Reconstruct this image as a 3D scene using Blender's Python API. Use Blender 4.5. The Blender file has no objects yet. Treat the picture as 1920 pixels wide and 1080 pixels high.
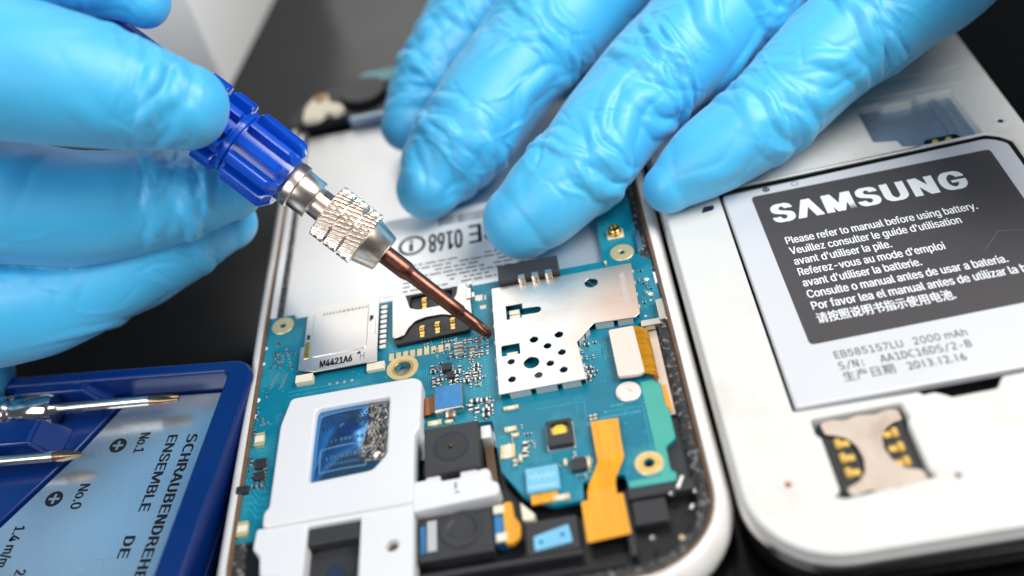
import bpy, bmesh, math, os, random
from mathutils import Vector, Matrix, noise
import numpy as np

MM = 0.001
scene = bpy.context.scene
COL = scene.collection

# ------------------------------------------------------------------ camera (millimetres, then metres)
CAM_C = np.array([15.226, -139.329, 132.102])
CAM_R = np.array([[0.97981800, -0.06214555, -0.18998582],
                  [-0.18259609, -0.66499460, -0.72418288],
                  [-0.08133480, 0.74425809, -0.66292122]])     # rows: right, down, forward
FPX = 2000.0

cam = bpy.data.cameras.new('camera')
camo = bpy.data.objects.new('camera', cam)
COL.objects.link(camo)
r_, d_, f_ = CAM_R
camo.matrix_world = Matrix(((r_[0], -d_[0], -f_[0], CAM_C[0] * MM),
                            (r_[1], -d_[1], -f_[1], CAM_C[1] * MM),
                            (r_[2], -d_[2], -f_[2], CAM_C[2] * MM),
                            (0, 0, 0, 1)))
cam.sensor_width = 36.0
cam.lens = 36.0 * FPX / 1920.0
cam.clip_start = 0.005
cam.clip_end = 20.0
cam.dof.use_dof = True
cam.dof.focus_distance = 0.1775
cam.dof.aperture_fstop = 7.4
cam.dof.aperture_blades = 7
scene.camera = camo

# ------------------------------------------------------------------ world and lamps
world = bpy.data.worlds.new('World')
scene.world = world
world.use_nodes = True
bg = world.node_tree.nodes['Background']
bg.inputs['Color'].default_value = (0.80, 0.88, 1.0, 1)
bg.inputs['Strength'].default_value = 0.08


def area(name, loc, target, w, h, power, color):
    L = bpy.data.lights.new(name, 'AREA')
    L.shape = 'RECTANGLE'
    L.size = w * MM
    L.size_y = h * MM
    L.energy = power
    L.color = color
    o = bpy.data.objects.new(name, L)
    COL.objects.link(o)
    o.location = Vector(loc) * MM
    o.rotation_euler = (Vector(target) - Vector(loc)).to_track_quat('-Z', 'Y').to_euler()
    return o


area('window_softbox', (-28, 290, 250), (-5, 0, 5), 140, 370, 0.28, (1.0, 0.985, 0.96))
area('slot_fill_panel', (-132, 290, 322), (-20, 0, 5), 70, 170, 0.068, (1.0, 0.985, 0.96))  # added panel so the card slot and speaker film mirror white
area('key_softbox', (235, -50, 310), (20, 20, 10), 210, 210, 1.75, (1.0, 0.975, 0.94))
area('front_softbox', (-200, -230, 270), (-40, 10, 30), 220, 220, 0.85, (0.97, 0.985, 1.0))

scene.view_settings.view_transform = 'Standard'
scene.view_settings.look = 'None'
scene.view_settings.exposure = 0.1
scene.view_settings.gamma = 1.0


# ------------------------------------------------------------------ picture-to-place helpers
def ray(p):
    return CAM_R.T @ np.array([p[0] - 960.0, p[1] - 540.0, FPX]) / FPX


def P(px, py, z):
    w = ray((px, py))
    q = CAM_C + w * ((z - CAM_C[2]) / w[2])
    return Vector(q)


def D(px, py, dist):
    return Vector(CAM_C + ray((px, py)) * dist)


# ------------------------------------------------------------------ materials
def mat(name, color, rough=0.5, metal=0.0, var=0.0, vscale=300.0, rvar=0.0, bump=0.0, bscale=1500.0,
        coat=0.0, sss=0.0, ssc=(1, 1, 1), trans=0.0, spec=0.5, sheen=0.0, dirt_or_reflection=None, dirt_or_reflection_amt=0.0, dscale=120.0, aniso=None):
    m = bpy.data.materials.new(name)
    m.use_nodes = True
    nt = m.node_tree
    N = nt.nodes
    L = nt.links
    b = N['Principled BSDF']
    b.inputs['Base Color'].default_value = (*color, 1)
    b.inputs['Roughness'].default_value = rough
    b.inputs['Metallic'].default_value = metal
    b.inputs['Coat Weight'].default_value = coat
    b.inputs['Coat Roughness'].default_value = 0.12
    b.inputs['Specular IOR Level'].default_value = spec
    b.inputs['Transmission Weight'].default_value = trans
    if sheen:
        b.inputs['Sheen Weight'].default_value = sheen
    if sss:
        b.inputs['Subsurface Weight'].default_value = sss
        b.inputs['Subsurface Radius'].default_value = ssc
        b.inputs['Subsurface Scale'].default_value = 0.0012
    tc = N.new('ShaderNodeTexCoord')
    src = tc.outputs['Object']
    if aniso:
        mp = N.new('ShaderNodeMapping')
        mp.inputs['Scale'].default_value = aniso
        L.new(src, mp.inputs['Vector'])
        src = mp.outputs['Vector']
    colout = None
    if var:
        n = N.new('ShaderNodeTexNoise')
        n.inputs['Scale'].default_value = vscale
        n.inputs['Detail'].default_value = 5
        L.new(src, n.inputs['Vector'])
        mx = N.new('ShaderNodeMix')
        mx.data_type = 'RGBA'
        mx.inputs[6].default_value = (*[c * (1 - var) for c in color], 1)
        mx.inputs[7].default_value = (*[min(1, c * (1 + var)) for c in color], 1)
        L.new(n.outputs['Fac'], mx.inputs[0])
        colout = mx.outputs[2]
    if dirt_or_reflection:
        n = N.new('ShaderNodeTexNoise')
        n.inputs['Scale'].default_value = dscale
        n.inputs['Detail'].default_value = 8
        n.inputs['Roughness'].default_value = 0.65
        L.new(tc.outputs['Object'], n.inputs['Vector'])
        rp = N.new('ShaderNodeValToRGB')
        rp.color_ramp.elements[0].position = 0.52
        rp.color_ramp.elements[1].position = 0.78
        rp.color_ramp.elements[1].color = (dirt_or_reflection_amt,) * 3 + (1,)
        L.new(n.outputs['Fac'], rp.inputs['Fac'])
        mx = N.new('ShaderNodeMix')
        mx.data_type = 'RGBA'
        L.new(rp.outputs['Color'], mx.inputs[0])
        if colout:
            L.new(colout, mx.inputs[6])
        else:
            mx.inputs[6].default_value = (*color, 1)
        mx.inputs[7].default_value = (*dirt_or_reflection, 1)
        colout = mx.outputs[2]
    if colout:
        L.new(colout, b.inputs['Base Color'])
    if rvar:
        n = N.new('ShaderNodeTexNoise')
        n.inputs['Scale'].default_value = vscale * 1.7
        n.inputs['Detail'].default_value = 6
        L.new(src, n.inputs['Vector'])
        mr = N.new('ShaderNodeMapRange')
        mr.inputs['To Min'].default_value = max(0.02, rough - rvar)
        mr.inputs['To Max'].default_value = rough + rvar
        L.new(n.outputs['Fac'], mr.inputs['Value'])
        L.new(mr.outputs['Result'], b.inputs['Roughness'])
    if bump:
        n = N.new('ShaderNodeTexNoise')
        n.inputs['Scale'].default_value = bscale
        n.inputs['Detail'].default_value = 3
        L.new(src, n.inputs['Vector'])
        bp = N.new('ShaderNodeBump')
        bp.inputs['Strength'].default_value = bump
        bp.inputs['Distance'].default_value = 0.0001
        L.new(n.outputs['Fac'], bp.inputs['Height'])
        L.new(bp.outputs['Normal'], b.inputs['Normal'])
    return m


M = {}
M['table'] = mat('black_table', (0.001, 0.0015, 0.002), 0.22, rvar=0.03, vscale=60, bump=0.03, bscale=900, spec=0.38)
M['glove'] = mat('blue_nitrile', (0.036, 0.45, 0.79), 0.54, var=0.07, vscale=140, rvar=0.07, bump=0.22, bscale=1500,
                 sss=0.12, ssc=(0.4, 0.8, 1.0), spec=1.0, sheen=0.22)
M['pcb'] = mat('teal_circuit_board', (0.0, 0.165, 0.25), 0.40, var=0.35, vscale=110, rvar=0.08, bump=0.12, bscale=2500)
M['pcb_edge'] = mat('pale_green_board', (0.06, 0.36, 0.30), 0.45, var=0.15, vscale=200)
M['trace'] = mat('light_teal_trace', (0.03, 0.31, 0.40), 0.38)
M['silk'] = mat('white_print', (0.75, 0.78, 0.78), 0.6)
M['shield'] = mat('brushed_nickel', (0.84, 0.81, 0.77), 0.36, 1.0, var=0.05, vscale=90, rvar=0.06, bump=0.06, bscale=700,
                  dirt_or_reflection=(0.80, 0.62, 0.52), dirt_or_reflection_amt=0.6, dscale=40)  # peach blotches put a warm reflection into the nickel's colour
M['steel'] = mat('polished_steel', (0.66, 0.63, 0.58), 0.24, 1.0, var=0.08, vscale=250, rvar=0.08)
M['chrome'] = mat('chrome', (0.78, 0.76, 0.74), 0.12, 1.0, rvar=0.05, vscale=300)
M['nickel'] = mat('warm_nickel', (0.80, 0.69, 0.60), 0.30, 1.0, var=0.12, vscale=500, rvar=0.07)
M['bit'] = mat('copper_brown_steel', (0.20, 0.085, 0.06), 0.36, 1.0, var=0.35, vscale=500, rvar=0.1, bump=0.25, bscale=2600)
M['blade'] = mat('bronze_steel', (0.26, 0.17, 0.11), 0.34, 1.0, var=0.3, vscale=500, bump=0.2, bscale=2500)
M['gold'] = mat('gold_plating', (0.85, 0.55, 0.17), 0.28, 1.0, var=0.12, vscale=700, rvar=0.08)
M['palegold'] = mat('pale_gold_pad', (0.72, 0.60, 0.33), 0.42, 0.55, var=0.15, vscale=600)
M['white'] = mat('white_plastic', (0.66, 0.67, 0.69), 0.36, var=0.03, vscale=90, bump=0.05, bscale=1500)
M['shell'] = mat('white_painted_shell', (0.65, 0.65, 0.63), 0.42, var=0.05, vscale=60, bump=0.06, bscale=1300,
                 dirt_or_reflection=(0.55, 0.45, 0.33), dirt_or_reflection_amt=0.55, dscale=70)
M['frame'] = mat('white_glossy_bezel', (0.72, 0.71, 0.69), 0.28, var=0.04, vscale=80, dirt_or_reflection=(0.50, 0.40, 0.30), dirt_or_reflection_amt=0.5, dscale=110)
M['glue'] = mat('brown_adhesive', (0.13, 0.075, 0.04), 0.6, var=0.5, vscale=400, bump=0.5, bscale=1200)
M['blackp'] = mat('black_plastic', (0.006, 0.006, 0.008), 0.34, var=0.3, vscale=250, rvar=0.12, bump=0.2, bscale=900)
M['greyp'] = mat('charcoal_plastic', (0.028, 0.029, 0.032), 0.45, var=0.15, vscale=220, bump=0.12, bscale=1500)
M['speck'] = mat('speckled_adhesive', (0.02, 0.02, 0.022), 0.45, bump=0.6, bscale=1400, dirt_or_reflection=(0.55, 0.52, 0.48), dirt_or_reflection_amt=0.9, dscale=900)
M['mid'] = mat('satin_midplate', (0.80, 0.80, 0.80), 0.36, 0.75, var=0.04, vscale=40, rvar=0.06)
M['paper'] = mat('white_label_paper', (0.80, 0.81, 0.81), 0.5, var=0.03, vscale=80)
M['ink'] = mat('black_ink', (0.012, 0.014, 0.018), 0.85, spec=0.1)
M['greyink'] = mat('grey_ink', (0.17, 0.18, 0.20), 0.8, spec=0.2)
M['peach'] = mat('bare_metal_plate', (0.70, 0.58, 0.49), 0.36, 0.35, var=0.14, vscale=220, rvar=0.08, bump=0.2, bscale=500, dirt_or_reflection=(0.45, 0.33, 0.24), dirt_or_reflection_amt=0.6, dscale=160)
M['orange'] = mat('orange_polyimide', (0.82, 0.31, 0.006), 0.40, var=0.42, vscale=420, rvar=0.12, coat=0.25, bump=0.25, bscale=260, aniso=(2.2, 0.12, 1))
M['orangedk'] = mat('ribbed_polyimide', (0.80, 0.33, 0.008), 0.34, var=0.5, vscale=700, coat=0.3, aniso=(0.25, 1.6, 1))
M['pinkflex'] = mat('pale_flex_stiffener', (0.74, 0.60, 0.53), 0.46, var=0.04, vscale=200)
M['copper'] = mat('copper_flex', (0.62, 0.27, 0.12), 0.32, 0.6, var=0.25, vscale=600)
M['bluemetal'] = mat('blue_coated_metal', (0.03, 0.17, 0.38), 0.25, 0.5, var=0.2, vscale=500, rvar=0.1, bump=0.1, bscale=1800)
M['skyconn'] = mat('sky_blue_connector', (0.16, 0.46, 0.66), 0.4, var=0.2, vscale=500)
M['bluefilm'] = mat('blue_film', (0.10, 0.30, 0.58), 0.12, 0.88, var=0.45, vscale=90, rvar=0.05, bump=0.15, bscale=260)
M['crinkle'] = mat('crinkled_foil', (0.34, 0.32, 0.30), 0.24, 1.0, var=0.5, vscale=500)
M['dot'] = mat('dark_perforation', (0.01, 0.02, 0.05), 0.5)
M['caphead'] = mat('solder_end', (0.75, 0.74, 0.72), 0.3, 0.9, var=0.1, vscale=900)
M['capbody'] = mat('ceramic_brown', (0.21, 0.135, 0.08), 0.45, var=0.2, vscale=900)
M['chipbody'] = mat('chip_resin', (0.022, 0.022, 0.025), 0.45, var=0.2, vscale=900, bump=0.2, bscale=2500)
M['cream'] = mat('cream_part', (0.72, 0.66, 0.52), 0.45, var=0.08, vscale=600)
M['yellow'] = mat('yellow_phosphor', (0.70, 0.58, 0.06), 0.5, var=0.08, vscale=500)
M['goldsoft'] = mat('satin_gold', (0.86, 0.56, 0.14), 0.38, 0.35, var=0.12, vscale=700)
M['lens'] = mat('dark_lens', (0.004, 0.004, 0.006), 0.05, coat=1.0)
M['handle'] = mat('cobalt_plastic', (0.002, 0.075, 0.54), 0.22, var=0.12, vscale=200, rvar=0.06, sss=0.1, ssc=(0.1, 0.2, 1), coat=0.2)
M['case'] = mat('royal_blue_plastic', (0.000, 0.018, 0.125), 0.30, var=0.1, vscale=100, rvar=0.06, coat=0.15, bump=0.05, bscale=600)
M['plate'] = mat('brushed_label_plate', (0.62, 0.67, 0.72), 0.27, 0.85, var=0.10, vscale=50, rvar=0.06, bump=0.10, bscale=900)
M['batt'] = mat('silver_battery_wrap', (0.64, 0.65, 0.68), 0.42, 0.15, var=0.03, vscale=80, rvar=0.05)
M['battlab'] = mat('dark_grey_label', (0.060, 0.054, 0.056), 0.46, var=0.05, vscale=200, rvar=0.05)
M['battdark'] = mat('battery_edge', (0.12, 0.13, 0.14), 0.35, 0.3)
M['printwhite'] = mat('white_lettering', (0.80, 0.82, 0.84), 0.5)
M['trim'] = mat('chrome_trim', (0.80, 0.76, 0.74), 0.16, 1.0, var=0.06, vscale=200, rvar=0.06)
M['tray'] = mat('slot_steel', (0.36, 0.46, 0.58), 0.30, 0.6, var=0.12, vscale=160, rvar=0.08)
M['boxcard'] = mat('white_card', (0.88, 0.88, 0.88), 0.55, var=0.02, vscale=40)
M['tealflex'] = mat('teal_flex_sheet', (0.12, 0.34, 0.36), 0.4, var=0.1, vscale=90)
M['tan'] = mat('tan_gasket', (0.36, 0.20, 0.09), 0.6, var=0.3, vscale=400)

def board_detail(m):
    nt = m.node_tree
    N, L = nt.nodes, nt.links
    b = N['Principled BSDF']
    base = b.inputs['Base Color'].links[0].from_socket
    tc = N.new('ShaderNodeTexCoord')
    vo = N.new('ShaderNodeTexVoronoi')
    vo.inputs['Scale'].default_value = 720
    L.new(tc.outputs['Object'], vo.inputs['Vector'])
    dot = N.new('ShaderNodeMapRange')
    dot.inputs['From Min'].default_value = 0.13
    dot.inputs['From Max'].default_value = 0.09
    L.new(vo.outputs['Distance'], dot.inputs['Value'])
    br = N.new('ShaderNodeTexBrick')
    br.inputs['Scale'].default_value = 520
    br.inputs['Mortar Size'].default_value = 0.035
    br.inputs['Brick Width'].default_value = 2.3
    br.inputs['Row Height'].default_value = 0.22
    L.new(tc.outputs['Object'], br.inputs['Vector'])
    no = N.new('ShaderNodeTexNoise')
    no.inputs['Scale'].default_value = 130
    L.new(tc.outputs['Object'], no.inputs['Vector'])
    rm = N.new('ShaderNodeMapRange')
    rm.inputs['From Min'].default_value = 0.50
    rm.inputs['From Max'].default_value = 0.56
    L.new(no.outputs['Fac'], rm.inputs['Value'])
    mu = N.new('ShaderNodeMath')
    mu.operation = 'MULTIPLY'
    L.new(br.outputs['Fac'], mu.inputs[0])
    L.new(rm.outputs['Result'], mu.inputs[1])
    mu2 = N.new('ShaderNodeMath')
    mu2.operation = 'MULTIPLY'
    mu2.inputs[1].default_value = 0.45
    L.new(mu.outputs[0], mu2.inputs[0])
    ad = N.new('ShaderNodeMath')
    ad.operation = 'MAXIMUM'
    L.new(mu2.outputs[0], ad.inputs[0])
    ds = N.new('ShaderNodeMath')
    ds.operation = 'MULTIPLY'
    ds.inputs[1].default_value = 0.55
    L.new(dot.outputs['Result'], ds.inputs[0])
    L.new(ds.outputs[0], ad.inputs[1])
    mx = N.new('ShaderNodeMix')
    mx.data_type = 'RGBA'
    L.new(ad.outputs[0], mx.inputs[0])
    L.new(base, mx.inputs[6])
    mx.inputs[7].default_value = (0.10, 0.42, 0.48, 1)
    L.new(mx.outputs[2], b.inputs['Base Color'])


def warm_reflection_tint(m, x0, x1, color):
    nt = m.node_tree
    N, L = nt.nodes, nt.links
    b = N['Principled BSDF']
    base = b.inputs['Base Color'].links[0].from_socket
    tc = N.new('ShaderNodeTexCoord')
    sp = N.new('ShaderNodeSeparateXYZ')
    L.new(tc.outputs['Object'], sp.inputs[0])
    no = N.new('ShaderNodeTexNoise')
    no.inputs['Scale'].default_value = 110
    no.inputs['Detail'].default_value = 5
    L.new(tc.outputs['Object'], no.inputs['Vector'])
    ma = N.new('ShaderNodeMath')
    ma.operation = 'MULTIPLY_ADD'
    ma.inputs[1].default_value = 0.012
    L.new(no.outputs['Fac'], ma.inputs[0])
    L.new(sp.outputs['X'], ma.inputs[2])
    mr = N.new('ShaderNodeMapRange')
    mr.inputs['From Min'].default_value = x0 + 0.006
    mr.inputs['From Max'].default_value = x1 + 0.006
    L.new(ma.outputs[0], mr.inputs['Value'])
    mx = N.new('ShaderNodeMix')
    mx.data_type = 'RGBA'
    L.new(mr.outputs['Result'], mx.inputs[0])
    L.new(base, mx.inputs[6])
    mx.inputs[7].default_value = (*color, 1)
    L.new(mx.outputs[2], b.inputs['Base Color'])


board_detail(M['pcb'])
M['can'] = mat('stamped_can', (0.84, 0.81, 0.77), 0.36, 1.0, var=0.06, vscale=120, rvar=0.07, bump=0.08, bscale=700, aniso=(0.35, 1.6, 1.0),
               dirt_or_reflection=(0.66, 0.58, 0.52), dirt_or_reflection_amt=0.85, dscale=75)
warm_reflection_tint(M['can'], 0.017, 0.030, (0.86, 0.60, 0.46))  # copper end stands for a warm reflection, painted into the can's colour

# ------------------------------------------------------------------ object helpers
ORG = {}


def tag(o, label, cat, group=None, kind=None):
    o['label'] = label
    o['category'] = cat
    if group:
        o['group'] = group
    if kind:
        o['kind'] = kind


def empty(name, loc, label, cat, rz=0.0, group=None):
    o = bpy.data.objects.new(name, None)
    COL.objects.link(o)
    o.empty_display_size = 0.005
    o.location = Vector(loc) * MM
    o.rotation_euler = (0, 0, rz)
    ORG[o.name] = Vector(loc)
    tag(o, label, cat, group)
    return o


def root_org(parent):
    return ORG[parent.name] if parent is not None else Vector((0, 0, 0))


def link_mesh(name, me, m, parent=None, smooth=38.0, local=False):
    """me: vertices in millimetres (place coordinates, or the parent's own when local)."""
    off = Vector((0, 0, 0)) if (local or parent is None) else root_org(parent)
    n = len(me.vertices)
    co = np.empty(n * 3)
    me.vertices.foreach_get('co', co)
    co = (co.reshape(-1, 3) - np.array(off)) * MM
    me.vertices.foreach_set('co', co.ravel())
    if smooth is not None and len(me.polygons):
        me.polygons.foreach_set('use_smooth', [True] * len(me.polygons))
        if smooth < 179:
            me.set_sharp_from_angle(angle=math.radians(smooth))
            for p_ in me.polygons:
                if abs(p_.normal.z) > 0.9998:
                    p_.use_smooth = False
    me.update()
    o = bpy.data.objects.new(name, me)
    COL.objects.link(o)
    if isinstance(m, (list, tuple)):
        for k in m:
            me.materials.append(k)
    elif m is not None:
        me.materials.append(m)
    if parent is not None:
        o.parent = parent
        ORG[o.name] = off if not local else Vector((0, 0, 0))
    else:
        ORG[o.name] = Vector((0, 0, 0))
    return o


def from_bm(name, bm, m, parent=None, smooth=38.0, local=False):
    bmesh.ops.recalc_face_normals(bm, faces=bm.faces)
    me = bpy.data.meshes.new(name)
    bm.to_mesh(me)
    bm.free()
    return link_mesh(name, me, m, parent, smooth, local)


def rr(x0, y0, x1, y1, r=0.0, n=6):
    if r <= 0:
        return [(x0, y0), (x1, y0), (x1, y1), (x0, y1)]
    out = []
    for cx, cy, a0 in ((x1 - r, y0 + r, -90), (x1 - r, y1 - r, 0), (x0 + r, y1 - r, 90), (x0 + r, y0 + r, 180)):
        for i in range(n + 1):
            a = math.radians(a0 + 90.0 * i / n)
            out.append((cx + r * math.cos(a), cy + r * math.sin(a)))
    return out


def circ(cx, cy, r, n=24, sy=1.0):
    return [(cx + r * math.cos(2 * math.pi * i / n), cy + r * sy * math.sin(2 * math.pi * i / n)) for i in range(n)]


def round_poly(pts, r=0.4, n=4):
    """round the corners of a polygon"""
    out = []
    N = len(pts)
    for i in range(N):
        a, b, c = Vector(pts[i - 1]), Vector(pts[i]), Vector(pts[(i + 1) % N])
        u, v = (a - b), (c - b)
        k = min(r, u.length * 0.45, v.length * 0.45)
        p, q = b + u.normalized() * k, b + v.normalized() * k
        for j in range(n + 1):
            t = j / n
            w = p * (1 - t) ** 2 + b * 2 * t * (1 - t) + q * t * t
            out.append((w.x, w.y))
    return out


def plate_mesh(loops, z0, z1, bev=0.0, res=2):
    cu = bpy.data.curves.new('tmp', 'CURVE')
    cu.dimensions = '2D'
    cu.fill_mode = 'BOTH'
    for lp in loops:
        s = cu.splines.new('POLY')
        s.points.add(len(lp) - 1)
        for i, p in enumerate(lp):
            s.points[i].co = (p[0], p[1], 0, 1)
        s.use_cyclic_u = True
    h = (z1 - z0) / 2
    cu.extrude = max(1e-4, h - bev)
    cu.bevel_depth = bev
    cu.bevel_resolution = res
    cu.offset = -bev
    ob = bpy.data.objects.new('tmp', cu)
    COL.objects.link(ob)
    dg = bpy.context.evaluated_depsgraph_get()
    me = bpy.data.meshes.new_from_object(ob.evaluated_get(dg))
    bpy.data.objects.remove(ob)
    bpy.data.curves.remove(cu)
    n = len(me.vertices)
    co = np.empty(n * 3)
    me.vertices.foreach_get('co', co)
    co = co.reshape(-1, 3)
    co[:, 2] += (z0 + z1) / 2
    me.vertices.foreach_set('co', co.ravel())
    bm = bmesh.new()
    bm.from_mesh(me)
    bmesh.ops.remove_doubles(bm, verts=bm.verts, dist=1e-4)
    bm.to_mesh(me)
    bm.free()
    me.materials.clear()
    return me


def plate(name, loops, z0, z1, m, parent=None, bev=0.0, local=False, smooth=38.0):
    me = plate_mesh(loops, z0, z1, bev)
    me.name = name
    return link_mesh(name, me, m, parent, smooth, local)


def add_box(bm, c, s, rot=None):
    mtx = Matrix.Translation(c)
    if rot is not None:
        mtx = mtx @ rot
    mtx = mtx @ Matrix.Diagonal((*s, 1))
    return bmesh.ops.create_cube(bm, size=1.0, matrix=mtx)['verts']


def add_plate(bm, loops, z0, z1, bev=0.0, mi=0):
    me = plate_mesh(loops, z0, z1, bev)
    k = len(bm.faces)
    bm.from_mesh(me)
    bm.faces.ensure_lookup_table()
    for f in bm.faces[k:]:
        f.material_index = mi
    bpy.data.meshes.remove(me)


def box(name, x0, y0, z0, x1, y1, z1, m, parent=None, bev=0.1, local=False):
    return plate(name, [rr(x0, y0, x1, y1, bev if bev else 0, 3)], z0, z1, m, parent, bev, local)


def add_loft(bm, rings, cap0=True, cap1=True, mi=0, closed=True):
    vs = [[bm.verts.new(p) for p in ring] for ring in rings]
    n = len(rings[0])
    for a, b in zip(vs[:-1], vs[1:]):
        for i in range(n if closed else n - 1):
            j = (i + 1) % n
            f = bm.faces.new((a[i], a[j], b[j], b[i]))
            f.material_index = mi
    if cap0:
        bm.faces.new(list(reversed(vs[0]))).material_index = mi
    if cap1:
        bm.faces.new(vs[-1]).material_index = mi


def basis(d):
    d = Vector(d).normalized()
    a = Vector((0, 0, 1)) if abs(d.z) < 0.9 else Vector((1, 0, 0))
    u = a.cross(d).normalized()
    return u, d.cross(u).normalized(), d


def add_lathe(bm, prof, origin, axis, n=40, mi=0, rfun=None, cap0=True, cap1=True):
    """prof: list of (t along axis, radius)"""
    u, v, d = basis(axis)
    o = Vector(origin)
    rings = []
    for t, r in prof:
        ring = []
        for i in range(n):
            a = 2 * math.pi * i / n
            q = r if rfun is None else rfun(t, a, r)
            ring.append(o + d * t + u * (q * math.cos(a)) + v * (q * math.sin(a)))
        rings.append(ring)
    add_loft(bm, rings, cap0, cap1, mi)


def lathe(name, prof, origin, axis, m, parent=None, n=40, rfun=None, smooth=38.0, local=False):
    bm = bmesh.new()
    add_lathe(bm, prof, origin, axis, n, 0, rfun)
    return from_bm(name, bm, m, parent, smooth, local)


_CAPH = {}


def cap_height(own):
    """capital height of the face at size 10"""
    if own not in _CAPH:
        cu = bpy.data.curves.new('tmptext', 'FONT')
        cu.body = 'H'
        cu.size = 10.0
        if own and FONT is not None:
            cu.font = FONT
        ob = bpy.data.objects.new('tmptext', cu)
        COL.objects.link(ob)
        me = bpy.data.meshes.new_from_object(ob.evaluated_get(bpy.context.evaluated_depsgraph_get()))
        _CAPH[own] = max(v.co.y for v in me.vertices)
        bpy.data.objects.remove(ob)
        bpy.data.curves.remove(cu)
        bpy.data.meshes.remove(me)
    return _CAPH[own]


def text_mesh(body, height, weight=0.0, sx=1.0, spacing=1.0, thick=0.02, align='LEFT', flat=False):
    """flat lettering in its own plane, baseline at y=0, cap height = height (mm)"""
    cu = bpy.data.curves.new('tmptext', 'FONT')
    cu.body = body
    cu.size = 10.0
    if FONT is not None and body[0] not in '请生':
        cu.font = FONT if 'D' not in body else FONT2
    cu.offset = weight
    cu.space_character = spacing
    cu.extrude = thick * 0.5 if not flat else 0.0
    cu.align_x = align
    ob = bpy.data.objects.new('tmptext', cu)
    COL.objects.link(ob)
    dg = bpy.context.evaluated_depsgraph_get()
    me = bpy.data.meshes.new_from_object(ob.evaluated_get(dg))
    bpy.data.objects.remove(ob)
    bpy.data.curves.remove(cu)
    me.materials.clear()
    k = height / cap_height(body[0] not in '请生')
    n = len(me.vertices)
    co = np.empty(n * 3)
    me.vertices.foreach_get('co', co)
    co = co.reshape(-1, 3) * np.array([k * sx, k, 1.0])
    me.vertices.foreach_set('co', co.ravel())
    return me


try:
    FONT = bpy.data.fonts.load(os.path.join(bpy.utils.system_resource('DATAFILES', path='fonts'), 'Inter.woff2'))
    FONT2 = bpy.data.fonts.load(os.path.join(bpy.utils.system_resource('DATAFILES', path='fonts'), 'DejaVuSansMono.woff2'))
except Exception:
    FONT = FONT2 = None


def text(body, height, pos, m, parent, width=None, rot=0.0, weight=0.0, sx=1.0, spacing=1.0, name='lettering', local=False, z=0.0, align='LEFT', thick=0.02, bold=0.0):
    """lettering lying on a horizontal face; pos = start of the baseline (mm); width stretches it to a length"""
    me = text_mesh(body, height, weight, sx, spacing, thick, align, bool(bold))
    n = len(me.vertices)
    co = np.empty(n * 3)
    me.vertices.foreach_get('co', co)
    co = co.reshape(-1, 3)
    if width:
        x0, x1 = co[:, 0].min(), co[:, 0].max()
        co[:, 0] = (co[:, 0] - x0) * width / (x1 - x0)
    if bold:
        # heavier strokes: the same letters stacked with tiny sideways and upward steps, joined in one mesh
        me.vertices.foreach_set('co', co.ravel())
        bm = bmesh.new()
        bm.from_mesh(me)
        base = list(bm.verts) + list(bm.edges) + list(bm.faces)
        shifts = [(-1, 0), (1, 0), (-0.5, 0.12), (0.5, -0.12), (-1, 0.2), (1, -0.2), (-1, -0.2), (1, 0.2)]
        for q, (a_, b_) in enumerate(shifts):
            d_ = bmesh.ops.duplicate(bm, geom=base)['geom']
            vs_ = [e_ for e_ in d_ if isinstance(e_, bmesh.types.BMVert)]
            bmesh.ops.translate(bm, verts=vs_, vec=(a_ * bold, b_ * bold, 0.004 * (q + 1)))
        bm.to_mesh(me)
        bm.free()
        n = len(me.vertices)
        co = np.empty(n * 3)
        me.vertices.foreach_get('co', co)
        co = co.reshape(-1, 3)
    c, s = math.cos(rot), math.sin(rot)
    xy = co[:, :2] @ np.array([[c, s], [-s, c]])
    co[:, 0] = xy[:, 0] + pos[0]
    co[:, 1] = xy[:, 1] + pos[1]
    co[:, 2] += z + thick * 0.5 + 0.004
    me.vertices.foreach_set('co', co.ravel())
    me.name = name
    return link_mesh(name, me, m, parent, None, local)


def copy_part(o, parent, delta, rz=0.0):
    c = o.copy()
    COL.objects.link(c)
    c.parent = parent
    c.location = o.location + Vector(delta) * MM
    if rz:
        c.rotation_euler = (0, 0, rz)
    return c


# ------------------------------------------------------------------ table
tb = plate('table_top', [rr(-420, -330, 470, 480, 6)], -18, 0, M['table'], None, 1.0)
tag(tb, 'black satin table top under the opened phones', 'table', kind='structure')

# ================================================================== PHONE WITH BARE CIRCUIT BOARD
PH = empty('opened_phone', (-10, 8, 0), 'white phone lying face down without back cover, teal circuit board bare under screwdriver tip', 'phone')


def ring_rr(x0, y0, x1, y1, r, inset, z, n=10):
    return [Vector((x, y, z)) for x, y in rr(x0 + inset, y0 + inset, x1 - inset, y1 - inset, max(0.5, r - inset), n)]


fr = (-48.1, -63.2, 28.0, 83.0, 15.0)
bm = bmesh.new()
add_loft(bm, [ring_rr(*fr, i, z) for i, z in ((5.0, 0.15), (2.6, 0.3), (0.9, 1.6), (0.15, 3.2), (0.0, 4.4), (0.35, 5.8), (1.1, 7.0), (1.7, 7.5), (2.3, 7.6), (2.45, 7.35), (2.5, 5.0))], True, False)
from_bm('bezel', bm, M['frame'], PH, 50)
bm = bmesh.new()
add_loft(bm, [ring_rr(*fr, i, z) for i, z in ((2.5, 5.0), (2.46, 7.42), (2.75, 7.5), (3.05, 7.3), (3.1, 4.8))], False, False)
from_bm('adhesive_rim', bm, M['glue'], PH, 60)
bm = bmesh.new()
add_loft(bm, [ring_rr(*fr, i, z) for i, z in ((3.05, 4.2), (3.1, 6.9), (4.6, 6.8), (4.9, 6.5), (5.0, 4.2))], False, False)
from_bm('gasket', bm, M['speck'], PH, 60)
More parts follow.
